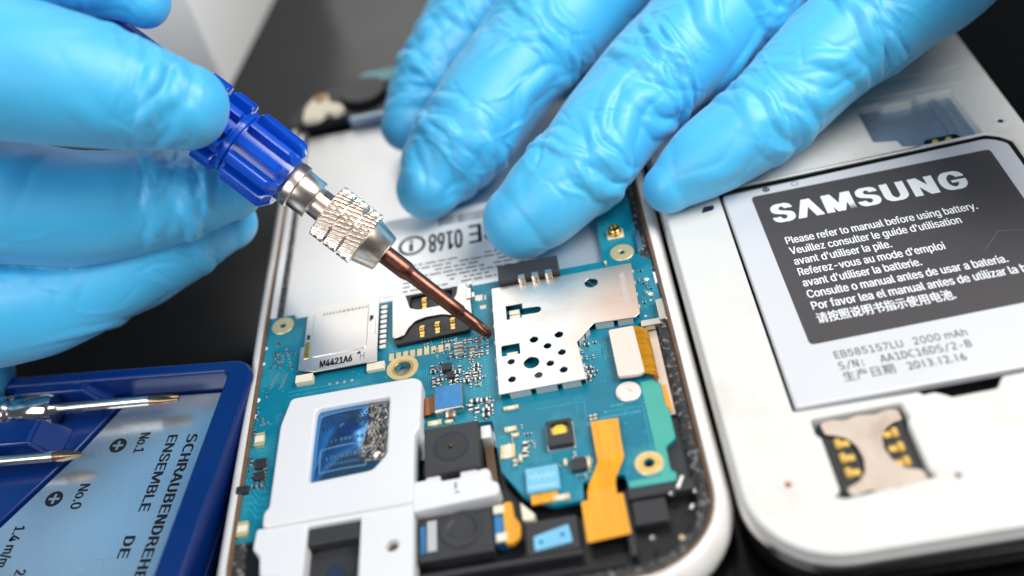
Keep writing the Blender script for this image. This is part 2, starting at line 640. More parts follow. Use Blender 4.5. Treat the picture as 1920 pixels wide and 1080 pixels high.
plate('inner_chassis', [[(p.x, p.y) for p in ring_rr(*fr, 3.2, 0)]], 2.0, 5.0, M['blackp'], PH, 0.1)
mid = plate('battery_tray', [rr(-43.6, -33.0, 22.9, 65.0, 1.0)], 5.0, 5.6, M['mid'], PH, 0.1)
box('side_rail', -45.0, 4.8, 5.0, -43.8, 64.5, 7.3, M['white'], PH, 0.2)
pl_ = box('side_plate', 20.0, -33.0, 5.6, 23.0, -14.4, 6.2, M['peach'], PH, 0.1)

# regulatory label glued in the battery tray (printed upside down to the viewer)
lab = plate('rating_label', [rr(-24.5, 6.4, 4.5, 29.0, 0.8)], 5.6, 5.68, M['paper'], PH, 0.0)
zt = 5.69
text('0168', 5.4, (-9.0, 22.1), M['ink'], lab, width=6.4, rot=math.pi, z=zt, bold=0.12)
text('CE', 5.4, (-1.5, 22.6), M['ink'], lab, width=6.0, rot=math.pi, z=zt, bold=0.12)
plate('alert_ring', [circ(-18.8, 19.9, 2.7, 32, 1.05), circ(-18.8, 19.9, 2.1, 32, 1.05)], zt, zt + 0.03, M['ink'], lab)
text('!', 3.2, (-18.35, 21.5), M['ink'], lab, rot=math.pi, z=zt, bold=0.15)
bm = bmesh.new()
random.seed(5)
for row in range(8):
    y = 25.9 - 0.0 + (0 if row else 0)
    if row == 0:
        x = -13.5
        while x < -2.0:
            w = random.choice((0.16, 0.25, 0.4))
            add_box(bm, (x + w / 2, 25.6, zt + 0.012), (w, 2.6, 0.02))
            x += w + random.choice((0.14, 0.22))
        continue
    y = 15.0 - row * 1.15
    x = -20.5
    while x < 2.5:
        w = random.uniform(0.5, 2.2)
        if random.random() < (0.95 if row in (2, 4, 7) else 0.7):
            add_box(bm, (x + w / 2, y, zt + 0.012), (w, 0.42, 0.02))
        x += w + random.uniform(0.25, 0.5)
from_bm('small_print', bm, M['greyink'], lab, None)

# ------------------------------------------------------------------ circuit board
ZB = 7.0
outline = [(-45.6, 4.9), (-40.3, 4.9), (-40.1, 3.7), (16.0, 3.7), (16.6, 4.4), (16.6, 27), (23.2, 27), (23.4, 10.6), (22.9, 6.5),
           (23.2, 3.2), (24.8, 2.0), (24.9, -13.6), (21.0, -14.6), (20.6, -25.8), (21.7, -27.4), (21.7, -31.6), (22.1, -32.2), (22.1, -38.4),
           (20.4, -39.5), (20.4, -43.9), (21.1, -44.4), (20.9, -45.9), (14.0, -45.9), (13.7, -43.2), (7.5, -43.2), (7.4, -46.5),
           (3.0, -46.6), (-1.2, -44.2), (-4.3, -39.0), (-5.2, -28.7), (-17.0, -28.6), (-17.0, -43.8), (-45.3, -43.9)]
PCB = plate('circuit_board', [round_poly(outline, 0.4, 3), circ(-19.8, -13.8, 1.3, 20), circ(17.5, -42.1, 0.8, 20),
                              circ(20.1, 5.0, 0.45, 16), circ(-42.3, 2.3, 0.5, 16)], 6.0, ZB, M['pcb'], PH, 0.06)
# pale see-through edge strip at the right of the board
plate('board_margin', [round_poly([(18.6, -26.2), (20.55, -26.2), (21.6, -27.6), (21.6, -31.5), (22.0, -32.3), (22.0, -38.2), (20.3, -39.6), (20.3, -44), (21.0, -44.6), (20.8, -45.8),
                                   (14.1, -45.8), (14.1, -44.7), (18.9, -44.6)], 0.3, 3)], ZB - 0.02, ZB + 0.03, M['pcb_edge'], PCB)
# traces
bm = bmesh.new()


def trace(bm, pts, w=0.09, z=ZB + 0.004):
    for a, b in zip(pts[:-1], pts[1:]):
        a, b = Vector((*a, z)), Vector((*b, z))
        d = b - a
        if d.length < 1e-6:
            continue
        add_box(bm, (a + b) / 2, (d.length + w, w, 0.02), Matrix.Rotation(math.atan2(d.y, d.x), 4, 'Z'))


for k in range(5):
    o = k * 0.42
    trace(bm, [(11.6, -15.9 - o), (13.0, -15.9 - o), (13.6, -17.0 - o), (13.6, -18.6 - o * 0.6), (14.2, -19.4 - o * 0.6), (16.5, -19.4 - o * 0.6)])
for k in range(9):
    trace(bm, [(-17.2 + k * 0.36, -15.0), (-17.2 + k * 0.36, -18.6)])
for k in range(4):
    trace(bm, [(-8.2 + k * 0.55, -18.5), (-8.2 + k * 0.55, -22.5 - 0.5 * (k % 2))])
trace(bm, [(-22.2, -9.4), (-4.0, -9.2)], 0.18)
trace(bm, [(13.0, -31.0), (18.3, -31.0), (18.3, -44.6)], 0.12)
trace(bm, [(2.0, -28), (9.5, -28), (9.5, -33)], 0.1)
trace(bm, [(8.2, -27), (8.2, -31.5)], 0.08)
for k in range(5):
    trace(bm, [(-45.0 + 0.3, -33 - k * 1.2), (-43.5, -33 - k * 1.2), (-42.2, -35 - k * 1.2), (-40, -35 - k * 1.2)], 0.12)
for k in range(3):
    trace(bm, [(-39.5, -14.6 - k), (-30 + k * 3, -14.6 - k * 0.8)], 0.1)
from_bm('copper_trace', bm, M['trace'], PCB, None)
# faint silkscreen line beside the white screw
bm = bmesh.new()
random.seed(3)
for row, (x0, x1, y) in enumerate(((11.6, 17.6, -32.0), (12.3, 16.4, -31.0), (13.4, 15.5, -30.0))):
    x = x0
    while x < x1:
        w = random.uniform(0.2, 0.5)
        add_box(bm, (x + w / 2, y, ZB + 0.004), (w, 0.45, 0.02))
        x += w + 0.2
from_bm('board_print', bm, M['trace'], PCB, None)

# ---- soldered parts, each a mesh of its own
_cache = {}


def cap_mesh(w, l, h, kind):
    """two-ended chip part lying along y: solder ends + body"""
    key = (w, l, h, kind)
    if key in _cache:
        return _cache[key]
    bm = bmesh.new()
    e = l * 0.27
    add_plate(bm, [rr(-w / 2, -l / 2 + e * 0.9, w / 2, l / 2 - e * 0.9, 0.02, 1)], 0.02, h * 0.97, 0.02, 0)
    for s in (-1, 1):
        y0, y1 = sorted((s * l / 2, s * (l / 2 - e)))
        add_plate(bm, [rr(-w / 2 - 0.02, y0, w / 2 + 0.02, y1, 0.04, 1)], 0.0, h, 0.03, 1)
    bmesh.ops.recalc_face_normals(bm, faces=bm.faces)
    me = bpy.data.meshes.new(kind)
    bm.to_mesh(me)
    bm.free()
    n = len(me.vertices)
    co = np.empty(n * 3)
    me.vertices.foreach_get('co', co)
    me.vertices.foreach_set('co', co * MM)
    me.materials.append({'capacitor': M['capbody'], 'resistor': M['chipbody'], 'inductor': M['cream']}[kind])
    me.materials.append(M['caphead'] if kind != 'inductor' else M['palegold'])
    _cache[key] = me
    return me


NPART = [0]


def put(kind, x, y, w=0.5, l=1.0, h=0.5, rz=0.0, z=ZB):
    o = bpy.data.objects.new(kind, cap_mesh(w, l, h, kind))
    COL.objects.link(o)
    o.parent = PCB
    o.location = (Vector((x, y, z)) - ORG[PCB.name]) * MM
    o.rotation_euler = (0, 0, rz)
    NPART[0] += 1
    return o


def chip(x, y, w, l, h=0.7, m='chipbody', legs=True, name='chip'):
    bm = bmesh.new()
    add_plate(bm, [rr(x - w / 2, y - l / 2, x + w / 2, y + l / 2, 0.05, 2)], ZB + 0.05, ZB + h, 0.06, 0)
    if legs:
        k = max(2, int(l / 0.5))
        for i in range(k):
            yy = y - l / 2 + (i + 0.5) * l / k
            for s in (-1, 1):
                add_box(bm, (x + s * (w / 2 + 0.12), yy, ZB + 0.08), (0.3, 0.2, 0.14))
        for f in bm.faces:
            if f.calc_center_median().z < ZB + 0.2 and abs(f.calc_center_median().x - x) > w / 2 + 0.01:
                f.material_index = 1
    NPART[0] += 1
    return from_bm(name, bm, [M[m], M['caphead']], PCB, 38)


def B(px, py):
    v = P(px, py, ZB + 0.4)
    return v.x, v.y


H = math.pi / 2
# clusters right of the gold pads, up to the shield
for i in range(5):
    for j in range(3):
        x, y = B(872 + i * 10.5, 640 + j * 13 - i * 1.6)
        put('resistor' if (i + j) % 3 else 'capacitor', x, y, 0.42, 0.85, 0.42)
for px, py, w, l, kd in ((860, 649, 1.5, 1.1, 'capacitor'), (860, 662, 1.5, 1.0, 'capacitor'), (886, 660, 0.8, 1.0, 'capacitor'),
                         (846, 668, 0.5, 0.9, 'resistor'), (838, 655, 0.5, 0.8, 'resistor')):
    put(kd, *B(px, py), w, l, 0.8)
chip(*B(838, 690), 1.6, 1.5, 0.9, 'greyp')
chip(*B(845, 704), 1.3, 1.4, 0.7)
for px, py, rz in ((811, 690, 0), (812, 697, H), (828, 700, 0), (858, 698, H), (862, 690, 0), (857, 708, 0), (850, 714, H), (813, 712, 0), (822, 716, 0), (826, 712, H), (814, 722, 0),
                   (893, 685, H), (893, 693, H), (891, 702, 0), (876, 703, 0), (875, 714, H), (896, 710, H)):
    put('resistor', *B(px, py), 0.55, 1.0, 0.5, rz)
for px, py in ((890, 752), (908, 750), (883, 765), (895, 770), (912, 768), (918, 762), (912, 778)):
    put('resistor', *B(px, py), 0.7, 1.2, 0.6, 0 if px % 2 else H)
put('capacitor', *B(846, 779), 1.0, 1.6, 0.8, H)
put('inductor', *B(842, 790), 0.6, 1.3, 0.5, H)
put('inductor', *B(815, 793), 0.9, 2.2, 0.5, H)
# right of the shield
for px, py in ((1100, 645), (1104, 688), (1107, 697), (1104, 706)):
    put('resistor', *B(px, py), 0.5, 0.9, 0.45, H)
put('inductor', *B(1135, 492), 0.4, 0.9, 0.45)
# lower middle
for px, py, w, l, kd, rz in ((957, 804, 0.9, 1.9, 'inductor', H), (966, 815, 0.6, 1.2, 'inductor', H), (952, 838, 0.9, 2.2, 'inductor', H), (952, 846, 0.9, 2.2, 'inductor', H), (952, 854, 0.9, 2.2, 'inductor', H),
                             (985, 835, 0.7, 1.5, 'resistor', 0), (984, 850, 0.7, 1.3, 'resistor', 0), (976, 858, 0.5, 1.4, 'inductor', 0), (966, 868, 0.6, 1.1, 'capacitor', 0),
                             (1060, 866, 0.5, 1.2, 'inductor', 0), (1104, 866, 0.5, 1.8, 'inductor', 0), (1078, 851, 0.5, 0.8, 'capacitor', 0), (1052, 932, 0.9, 2.6, 'inductor', H),
                             (958, 764, 0.7, 2.4, 'inductor', H), (1108, 783, 0.5, 1.0, 'capacitor', 0), (1116, 781, 0.5, 1.0, 'capacitor', 0)):
    put(kd, *B(px, py), w, l, 0.45, rz)
chip(*B(1085, 872), 2.2, 2.2, 0.8, 'greyp', False)
# left strip
put('inductor', *B(487, 825), 1.5, 2.6, 0.7)
put('inductor', *B(455, 993), 1.6, 2.6, 0.7)
chip(*B(488, 870), 1.7, 1.9, 0.7)
chip(*B(486, 893), 1.5, 1.5, 0.7, 'chipbody', False)
for px, py, rz in ((472, 868, 0), (496, 882, 0), (478, 888, 0), (476, 911, H), (486, 909, H)):
    put('resistor', *B(px, py), 0.5, 0.9, 0.45, rz)
chip(*B(455, 920), 1.9, 1.3, 0.8, 'chipbody', True)
for px, py, w in ((481, 748, 0.55), (476, 779, 0.55), (497, 651, 0.4), (492, 680, 0.4)):
    x, y = B(px, py)
    lathe('test_pad', [(0, w), (0.06, w * 0.9)], (x, y, ZB - 0.01), (0, 0, 1), M['silk'], PCB, 16)
    NPART[0] += 1
# small solder-dot rows
bm = bmesh.new()
for px, py in [(536 + i * 1.5, 652 + i * 6.2) for i in range(6)] + [(529 - 0, 664 + i * 6) for i in range(3)] + [(521, 662), (519, 670)]:
    x, y = B(px, py)
    add_box(bm, (x, y, ZB + 0.06), (0.45, 0.3, 0.12))
for col in (0, 1):
    for i in range(8):
        x, y = B(518 + col * 18 - i * 1.6, 700 + i * 3.6)
        add_box(bm, (x, y, ZB + 0.06), (0.8, 0.16, 0.12), Matrix.Rotation(0.5, 4, 'Z'))
for i in range(4):
    x, y = B(617 + i * 14, 718 - i * 2.4)
    add_box(bm, (x, y, ZB + 0.06), (0.45, 0.45, 0.12))
for px, py in ((488, 795), (494, 793), (501, 790), (893, 553), (898, 560), (1178, 534), (1192, 560), (1209, 520), (1213, 545), (1220, 560), (1210, 590), (1215, 600)):
    x, y = B(px, py)
    add_box(bm, (x, y, ZB + 0.06), (0.45, 0.35, 0.12), Matrix.Rotation(0.6, 4, 'Z'))
from_bm('solder_dot', bm, M['caphead'], PCB, None)
for px, py in ((1212, 521), (1219, 548)):
    x, y = B(px, py)
    lathe('bare_pad', [(0, 0.55), (0.1, 0.5)], (x, y, ZB), (0, 0, 1), M['cream'], PCB, 4)
for px, py, w, l in ((896, 556, 1.5, 1.4), (905, 573, 1.1, 0.9), (909, 555, 0.3, 1.2)):
    x, y = B(px, py)
    box('bare_pad', x - w / 2, y - l / 2, ZB, x + w / 2, y + l / 2, ZB + 0.06, M['cream'], PCB, 0)
# the countless tiniest parts, one mass
bm = bmesh.new()
random.seed(77)
seen = []
for (xa, ya, xb, yb, n_) in ((812, 655, 908, 722, 60), (838, 686, 905, 722, 30), (878, 742, 924, 784, 22), (1094, 636, 1116, 712, 14), (466, 856, 502, 916, 18), (508, 640, 548, 690, 14),
                             (955, 800, 1005, 866, 18), (470, 735, 500, 820, 8), (1195, 500, 1228, 600, 10), (790, 630, 905, 652, 16), (1050, 855, 1110, 890, 8)):
    for _ in range(n_):
        x, y = B(random.uniform(xa, xb), random.uniform(ya, yb))
        x, y = round(x / 0.55) * 0.55, round(y / 0.8) * 0.8
        if any(abs(x - a) < 0.5 and abs(y - b) < 0.6 for a, b in seen):
            continue
        seen.append((x, y))
        w, l = (0.3, 0.62) if random.random() < 0.6 else (0.55, 0.28)
        k0 = len(bm.faces)
        add_box(bm, (x, y, ZB + 0.15), (w * 0.9, l * 0.9, 0.3))
        bm.faces.ensure_lookup_table()
        dark = random.random() < 0.75
        for f in bm.faces[k0:]:
            f.material_index = 0 if dark else 2
        k0 = len(bm.faces)
        for s_ in (-1, 1):
            if w < l:
                add_box(bm, (x, y + s_ * l * 0.42, ZB + 0.16), (w, l * 0.26, 0.33))
            else:
                add_box(bm, (x + s_ * w * 0.42, y, ZB + 0.16), (w * 0.26, l, 0.33))
        bm.faces.ensure_lookup_table()
        for f in bm.faces[k0:]:
            f.material_index = 1
tiny = from_bm('tiny_component', bm, [M['chipbody'], M['caphead'], M['capbody']], PCB, None)
tiny['kind'] = 'stuff'
# row of gold pads
for i in range(9):
    x, y = B(733 + i * 13.2, 667 - i * 2.35)
    box('gold_pad', x - 0.42, y - 0.85, ZB, x + 0.42, y + 0.85, ZB + 0.05, M['palegold'], PCB, 0)
    NPART[0] += 1


def screw_ring(x, y, ro, ri, m, deep=True, name='screw_ring'):
    bm = bmesh.new()
    add_lathe(bm, [(-0.9, ri), (0.14, ri), (0.2, ri + 0.12), (0.2, ro - 0.1), (0.1, ro), (-0.02, ro)], (x, y, ZB), (0, 0, 1), 40, 0, None, False, False)
    k = from_bm(name, bm, m, PCB, 40)
    NPART[0] += 1
    return k


screw_ring(-19.8, -13.8, 2.5, 1.35, M['gold'])
plate('pad_ring', [circ(-19.8, -13.8, 2.75, 40), circ(-19.8, -13.8, 1.9, 40)], ZB, ZB + 0.23, M['palegold'], PCB, 0.03)
screw_ring(20.1, 5.0, 2.15, 0.5, M['palegold'])
screw_ring(17.5, -42.1, 2.2, 0.85, M['palegold'])
plate('pad_ring', [circ(17.5, -42.1, 1.5, 32), circ(17.5, -42.1, 0.85, 32)], ZB + 0.2, ZB + 0.25, M['gold'], PCB)
screw_ring(-42.3, 2.3, 2.1, 0.55, M['palegold'])
lathe('screw_head', [(0.0, 2.0), (0.35, 2.0), (0.5, 1.8), (0.52, 0.5), (0.2, 0.42), (0.2, 0.0)], (16.5, -27.9, ZB), (0, 0, 1), mat('dull_white_metal', (0.80, 0.74, 0.70), 0.45, 0.4, var=0.06), PCB, 40)
# coaxial socket
x, y = 19.6, 10.4
box('coax_socket', x - 1.5, y - 1.4, ZB, x + 1.5, y + 1.1, ZB + 0.25, M['cream'], PCB, 0.05)
cs = lathe('coax_socket', [(0.2, 1.25), (0.8, 1.25), (0.9, 1.0), (1.2, 1.0), (1.45, 1.15), (1.55, 1.05), (1.55, 0.8), (0.5, 0.75), (0.5, 0)], (x, y, ZB), (0, 0, 1), M['gold'], PCB, 32)
lathe('coax_core', [(0.5, 0.78), (1.2, 0.78), (1.2, 0.0)], (x, y, ZB), (0, 0, 1), M['lens'], PCB, 24)
# side switches at the right edge
box('side_key', 23.7, -14.6, ZB - 0.6, 25.0, -9.6, ZB + 1.3, M['steel'], PCB, 0.15)
box('side_key', 20.6, -14.9, ZB - 0.4, 24.2, -13.4, ZB + 0.7, M['steel'], PCB, 0.12)
box('antenna_clip', 22.9, 3.8, ZB - 0.6, 23.9, 9.4, ZB + 0.9, M['steel'], PCB, 0.12)
box('antenna_clip', 24.5, -4.6, ZB - 0.5, 25.2, -1.8, ZB + 0.3, M['white'], PCB, 0.08)

# ------------------------------------------------------------------ shield can with real holes
ZS = 8.6
sh_out = [(-3.6, 0.15), (21.2, 0.15), (20.9, -13.1), (19.6, -14.0), (13.1, -14.0), (12.6, -13.9), (11.3, -15.8), (10.0, -16.9), (10.5, -24.9), (-3.6, -25.0)]
sh_out = [(-3.6, 0.15), (21.2, 0.15), (20.9, -12.4), (19.9, -13.3), (13.0, -13.0), (9.9, -16.4), (10.5, -24.9), (-3.6, -25.0)]
holes = [circ(13.8, -3.1, 1.12, 28)]
for hx, hy, hr in ((5.0, -16.2, 0.62), (7.2, -18.2, 0.62), (5.1, -20.2, 0.60), (7.1, -22.1, 0.62), (3.0, -22.3, 0.62), (-1.3, -22.2, 0.62), (-1.2, -18.3, 0.58),
                   (2.1, -19.3, 1.25), (2.9, -14.2, 0.68), (7.1, -14.1, 0.68)):
    holes.append(circ(hx, hy, hr, 22))
w1 = [(-1.3, -8.4), (1.25, -8.4), (1.25, -7.9)] + [(3.9 + 0.75 * math.cos(a), -7.2 + 0.75 * math.sin(a)) for a in [math.radians(-80 + 20 * i) for i in range(9)]] + [(1.5, -6.3), (1.5, -5.0), (-1.3, -5.0)]
w2 = rr(-2.6, -16.8, 0.4, -14.4, 0.15, 3)
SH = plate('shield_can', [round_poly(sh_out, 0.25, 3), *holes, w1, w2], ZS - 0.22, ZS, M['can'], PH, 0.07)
# folded side walls of the can with gaps between tabs
bm = bmesh.new()


def wall(bm, a, b, tabs, z0=ZB + 0.05, z1=ZS - 0.12, th=0.16):
    a, b = Vector(a), Vector(b)
    d = (b - a)
    L = d.length
    d.normalize()
    nrm = Vector((d.y, -d.x))
    for t0, t1 in tabs:
        p, q = a + d * (L * t0), a + d * (L * t1)
        c = (p + q) / 2 - nrm * (th * 0.5 + 0.03)
        add_box(bm, (c.x, c.y, (z0 + z1) / 2), ((q - p).length, th, z1 - z0), Matrix.Rotation(math.atan2(d.y, d.x), 4, 'Z'))


wall(bm, (-3.6, -25.0), (10.5, -24.9), ((0.12, 0.36), (0.42, 0.66), (0.72, 0.93)))
wall(bm, (13.0, -13.0), (19.9, -13.3), ((0.04, 0.48), (0.58, 0.95)))
wall(bm, (9.9, -16.4), (13.0, -13.0), ((0.1, 0.42), (0.5, 0.75)))
wall(bm, (10.5, -24.9), (9.9, -16.4), ((0.05, 0.3), (0.36, 0.62), (0.7, 0.95)))
wall(bm, (-3.6, 0.15), (-3.6, -25.0), ((0.02, 0.2), (0.24, 0.45), (0.5, 0.7), (0.75, 0.97)))
wall(bm, (21.2, 0.15), (-3.6, 0.15), ((0.03, 0.3), (0.34, 0.6), (0.64, 0.97)))
wall(bm, (20.9, -12.4), (21.2, 0.15), ((0.05, 0.3), (0.35, 0.6), (0.66, 0.95)))
for a_, b_, n_ in (((20.9, -12.0), (21.2, -0.2), 4), ((10.5, -24.5), (9.95, -17.0), 4), ((-3.6, -3), (-3.6, -23), 5)):
    a, b = Vector(a_), Vector(b_)
    for i in range(n_):
        p = a.lerp(b, (i + 0.5) / n_)
        add_box(bm, (p.x + (0.08 if a_[0] > 0 else -0.08), p.y, ZS - 0.5), (0.22, 0.7, 0.3))
from_bm('shield_wall', bm, mat('folded_can_edge', (0.72, 0.70, 0.66), 0.5, 0.45, var=0.08), SH, None)
bm = bmesh.new()
add_plate(bm, [rr(-0.9, -8.1, 0.9, -6.9, 0.05, 2)], ZB, ZB + 0.9, 0.05)
add_plate(bm, [rr(-0.9, -6.6, 0.9, -5.6, 0.05, 2)], ZB, ZB + 0.9, 0.05)
add_plate(bm, [rr(-1.9, -16.7, 0.0, -15.5, 0.05, 2)], ZB, ZB + 0.9, 0.05)
from_bm('capacitor', bm, M['cream'], SH, 38)
# stamped row of faint marks on the can
bm = bmesh.new()
random.seed(8)
y = -2.0
while y > -10.5:
    l = random.uniform(0.25, 0.6)
    add_box(bm, (19.2, y - l / 2, ZS + 0.006), (0.9, l, 0.02))
    y -= l + 0.25
from_bm('etched_mark', bm, mat('etched_metal', (0.78, 0.70, 0.64), 0.55, 0.8), SH, None)
for _ in range(1):
    bm = bmesh.new()
    for a, b in (((12.6, -4.5), (19.0, -9.0)), ((14.0, -4.0), (18.0, -6.2)), ((3.0, -9.5), (8.5, -10.4)), ((12.0, -1.0), (15.5, -5.4))):
        a, b = Vector((*a, ZS + 0.003)), Vector((*b, ZS + 0.003))
        d = b - a
        add_box(bm, (a + b) / 2, (d.length, 0.035, 0.01), Matrix.Rotation(math.atan2(d.y, d.x), 4, 'Z'))
    from_bm('scratch', bm, mat('bright_scratch', (0.9, 0.88, 0.85), 0.5, 1.0), SH, None)

# ------------------------------------------------------------------ memory card slot
ZC = 8.3
MS = plate('memory_card_slot', [[(-37.3, 4.3), (-24.0, 4.3), (-24.0, -5.0), (-24.0, -12.1), (-35.0, -12.1), (-37.9, -10.9), (-37.9, -5.6), (-37.3, -5.4)],
                                rr(-37.0, -3.9, -36.4, -2.6, 0.05, 2), rr(-25.6, -2.0, -25.0, -0.6, 0.05, 2), circ(-27.3, -9.4, 0.32, 14)], ZC - 0.25, ZC, M['shield'], PH, 0.06)
plate('slot_panel', [rr(-36.0, -8.6, -25.9, 2.9, 0.8, 4)], ZC - 0.05, ZC + 0.16, M['shield'], MS, 0.09)
box('slot_body', -36.9, -11.6, ZB, -24.4, 4.0, ZC - 0.27, M['blackp'], MS, 0.05)
box('slot_latch', -37.1, -8.6, ZC - 0.1, -36.2, -4.6, ZC + 0.12, M['gold'], MS, 0.05)
box('slot_latch', -25.3, -5.6, ZC - 0.1, -24.5, -1.8, ZC + 0.1, M['steel'], MS, 0.05)
box('slot_tail', -38.2, -13.8, ZB, -35.2, -12.1, ZB + 1.2, M['cream'], MS, 0.08)
box('slot_tail', -25.9, -13.6, ZB, -22.8, -11.9, ZB + 0.8, M['cream'], MS, 0.08)
for i in range(9):
    box('contact_pin', -24.0, -8.6 + i * 1.25, ZB, -22.7, -7.75 + i * 1.25, ZB + 0.55, M['caphead'], MS, 0.06)
text('M4421A6', 1.5, (-34.0, -11.3), M['ink'], MS, width=5.6, rot=0.02, z=ZC, bold=0.07)
text('H', 1.5, (-27.0, -11.1), M['greyink'], MS, width=0.8, z=ZC)
bm = bmesh.new()
random.seed(4)
x = -34.2
while x < -26.2:
    w = random.uniform(0.25, 0.6)
    add_box(bm, (x + w / 2, 1.7, ZC + 0.166), (w, 0.55, 0.02))
    x += w + 0.25
from_bm('stamped_mark', bm, mat('stamp_grey', (0.45, 0.40, 0.37), 0.5, 0.5), MS, None)

# ------------------------------------------------------------------ sim card slot of the bare phone
sim_out = [(-21.6, 3.3), (-19.4, 3.3)] + [(-19.4 + 0.3 + 0.9 * t, 3.3 - 4.0 * math.sin(t * math.pi / 2)) for t in (0.3, 0.55, 0.8, 1.0)] + \
          [(-17.0, -1.4), (-12.0, -1.4)] + [(-10.6, -0.6), (-9.9, 0.8), (-9.6, 3.3), (-8.4, 3.3), (-7.6, 1.5), (-7.3, -5.2), (-9.0, -5.6), (-10.2, -4.6)] + \
          [(-12.5, -3.6), (-15.5, -3.6), (-17.5, -4.2), (-18.6, -5.6), (-19.2, -7.0), (-20.2, -7.5), (-21.4, -7.4)]
SS = plate('sim_card_slot', [round_poly(sim_out, 0.4, 3)], ZC - 0.25, ZC, M['shield'], PH, 0.06)
plate('slot_body', [round_poly([(-21.3, 3.4), (-8.0, 3.4), (-7.2, -5.6), (-8.0, -8.4), (-20.8, -8.8), (-21.3, -7.0)], 0.4, 3), rr(-18.4, -0.9, -10.8, 2.8, 0.4, 3)], ZB, ZB + 0.9, M['blackp'], SS, 0.08)
plate('slot_floor', [rr(-18.4, -0.9, -10.8, 2.8, 0.4, 3)], ZB, ZB + 0.1, M['greyp'], SS)
for cx, cy in ((-16.2, -6.2), (-13.5, -5.9), (-10.8, -5.6), (-15.8, 0.9)):
    bm = bmesh.new()
    add_plate(bm, [rr(cx - 0.42, cy - 1.2, cx + 0.42, cy + 0.9, 0.1, 2)], ZB + 0.85, ZB + 1.0, 0.03)
    add_lathe(bm, [(-0.45, 0.35), (-0.4, 0.45), (0.4, 0.45), (0.45, 0.35)], (cx, cy - 0.1, ZB + 1.0), (1, 0, 0), 20)
    add_box(bm, (cx, cy - 1.6, ZB + 0.5), (0.7, 0.6, 0.9))
    from_bm('gold_contact', bm, M['gold'], SS, 38)
box('slot_clip', -8.2, -1.2, ZB, -7.2, 1.6, ZC + 0.25, M['steel'], SS, 0.1)
bm = bmesh.new()
add_box(bm, (-7.3, 2.6, ZB + 0.9), (0.5, 0.9, 1.8))
add_box(bm, (-7.0, 0.0, ZB + 0.6), (0.5, 1.2, 1.2))
from_bm('slot_pin', bm, M['caphead'], SS, None)

# ------------------------------------------------------------------ battery connector block
BC = box('battery_connector', -2.1, 0.45, ZB, 8.7, 4.6, ZB + 2.7, M['greyp'], PH, 0.2)
box('connector_front', -2.0, -0.35, ZB, 8.5, 0.5, ZB + 1.2, M['blackp'], BC, 0.08)
for cx in (2.0, 4.4, 6.8):
    bm = bmesh.new()
    add_plate(bm, [rr(cx - 0.6, 0.1, cx + 0.6, 1.2, 0.1, 2)], ZB + 1.3, ZB + 2.74, 0.08)
    add_plate(bm, [rr(cx - 0.5, -0.45, cx + 0.5, 0.2, 0.05, 2)], ZB + 0.3, ZB + 2.0, 0.05)
    from_bm('spring_pin', bm, M['nickel'], BC, 38)

# ------------------------------------------------------------------ loudspeaker cover (white) with window
ZW = 9.4
wl = round_poly([(-33.4, -21.8), (-21.3, -21.8), (-21.5, -33.6), (-23.6, -36.2), (-33.6, -36.6)], 0.8, 4)
LC = plate('loudspeaker_cover', [round_poly([(-38.1, -18.3), (-17.2, -18.5), (-15.9, -19.6), (-16.2, -29.5), (-17.0, -30.5), (-17.2, -43.6), (-40.2, -43.6), (-40.2, -40.8), (-39.5, -40.0), (-39.4, -24.0)], 0.9, 4), wl],
           ZB - 1.2, ZW, M['white'], PH, 0.45)
plate('cover_skirt', [round_poly([(-41.2, -43.2), (-17.3, -43.2), (-17.2, -60.2), (-36.0, -60.2), (-36.0, -53.6), (-36.8, -52.2), (-39.8, -51.6), (-40.2, -48.0), (-41.4, -46.8)], 0.5, 3),
                      [(-33.4, -44.2), (-25.2, -44.4), (-25.2, -61.5), (-33.4, -61.5)][::-1] if False else rr(-33.3, -59.6, -25.2, -44.3, 0.3, 2), circ(-20.4, -50.0, 0.95, 20)],
      5.2, ZW - 0.6, M['white'], LC, 0.3)
slot = box('sound_port', -33.4, -59.6, 4.9, -25.1, -44.2, 6.2, M['greyp'], LC, 0.1)
box('sound_port_ridge', -33.2, -47.2, 6.2, -25.3, -44.4, 8.2, M['greyp'], LC, 0.2)
plate('sound_opening', [[(-30.9, -60), (-30.9, -53)] + [(-29.3 + 1.6 * math.cos(a), -52.4 + 2.6 * math.sin(a)) for a in [math.radians(180 - 20 * i) for i in range(10)]] + [(-27.7, -60)]], 6.2, 6.3, M['dot'], LC)
lathe('screw_hole', [(0, 0.95), (0.05, 0.0)], (-20.4, -50.0, 7.4), (0, 0, 1), M['glue'], LC, 20)
ZF = 8.7


def film_z(x, y):
    u, v = (x + 27.5) / 6.8, (y + 29.2) / 8.2
    return ZF - 0.4 + 1.35 * max(0, 1 - abs(u) ** 2.4) * max(0, 1 - abs(v) ** 2.4) - 0.05


bm = bmesh.new()
gr = [[bm.verts.new((-34.3 + 13.6 * i / 40, -37.4 + 16.4 * j / 48, film_z(-34.3 + 13.6 * i / 40, -37.4 + 16.4 * j / 48))) for i in range(41)] for j in range(49)]
for j in range(48):
    for i in range(40):
        bm.faces.new((gr[j][i], gr[j][i + 1], gr[j + 1][i + 1], gr[j + 1][i]))
LF = from_bm('speaker_film', bm, M['bluefilm'], LC, 180)
# perforations
bm = bmesh.new()
for j in range(6):
    for i in range(17):
        x = -32.2 + i * 0.62 + (0.31 if j % 2 else 0)
        y = -23.4 - j * 0.62
        if x < -22.4 - j * 0.25:
            add_lathe(bm, [(0, 0.2), (0.03, 0.18)], (x, y, film_z(x, y)), (0, 0, 1), 8)
from_bm('perforation', bm, M['dot'], LF, None)
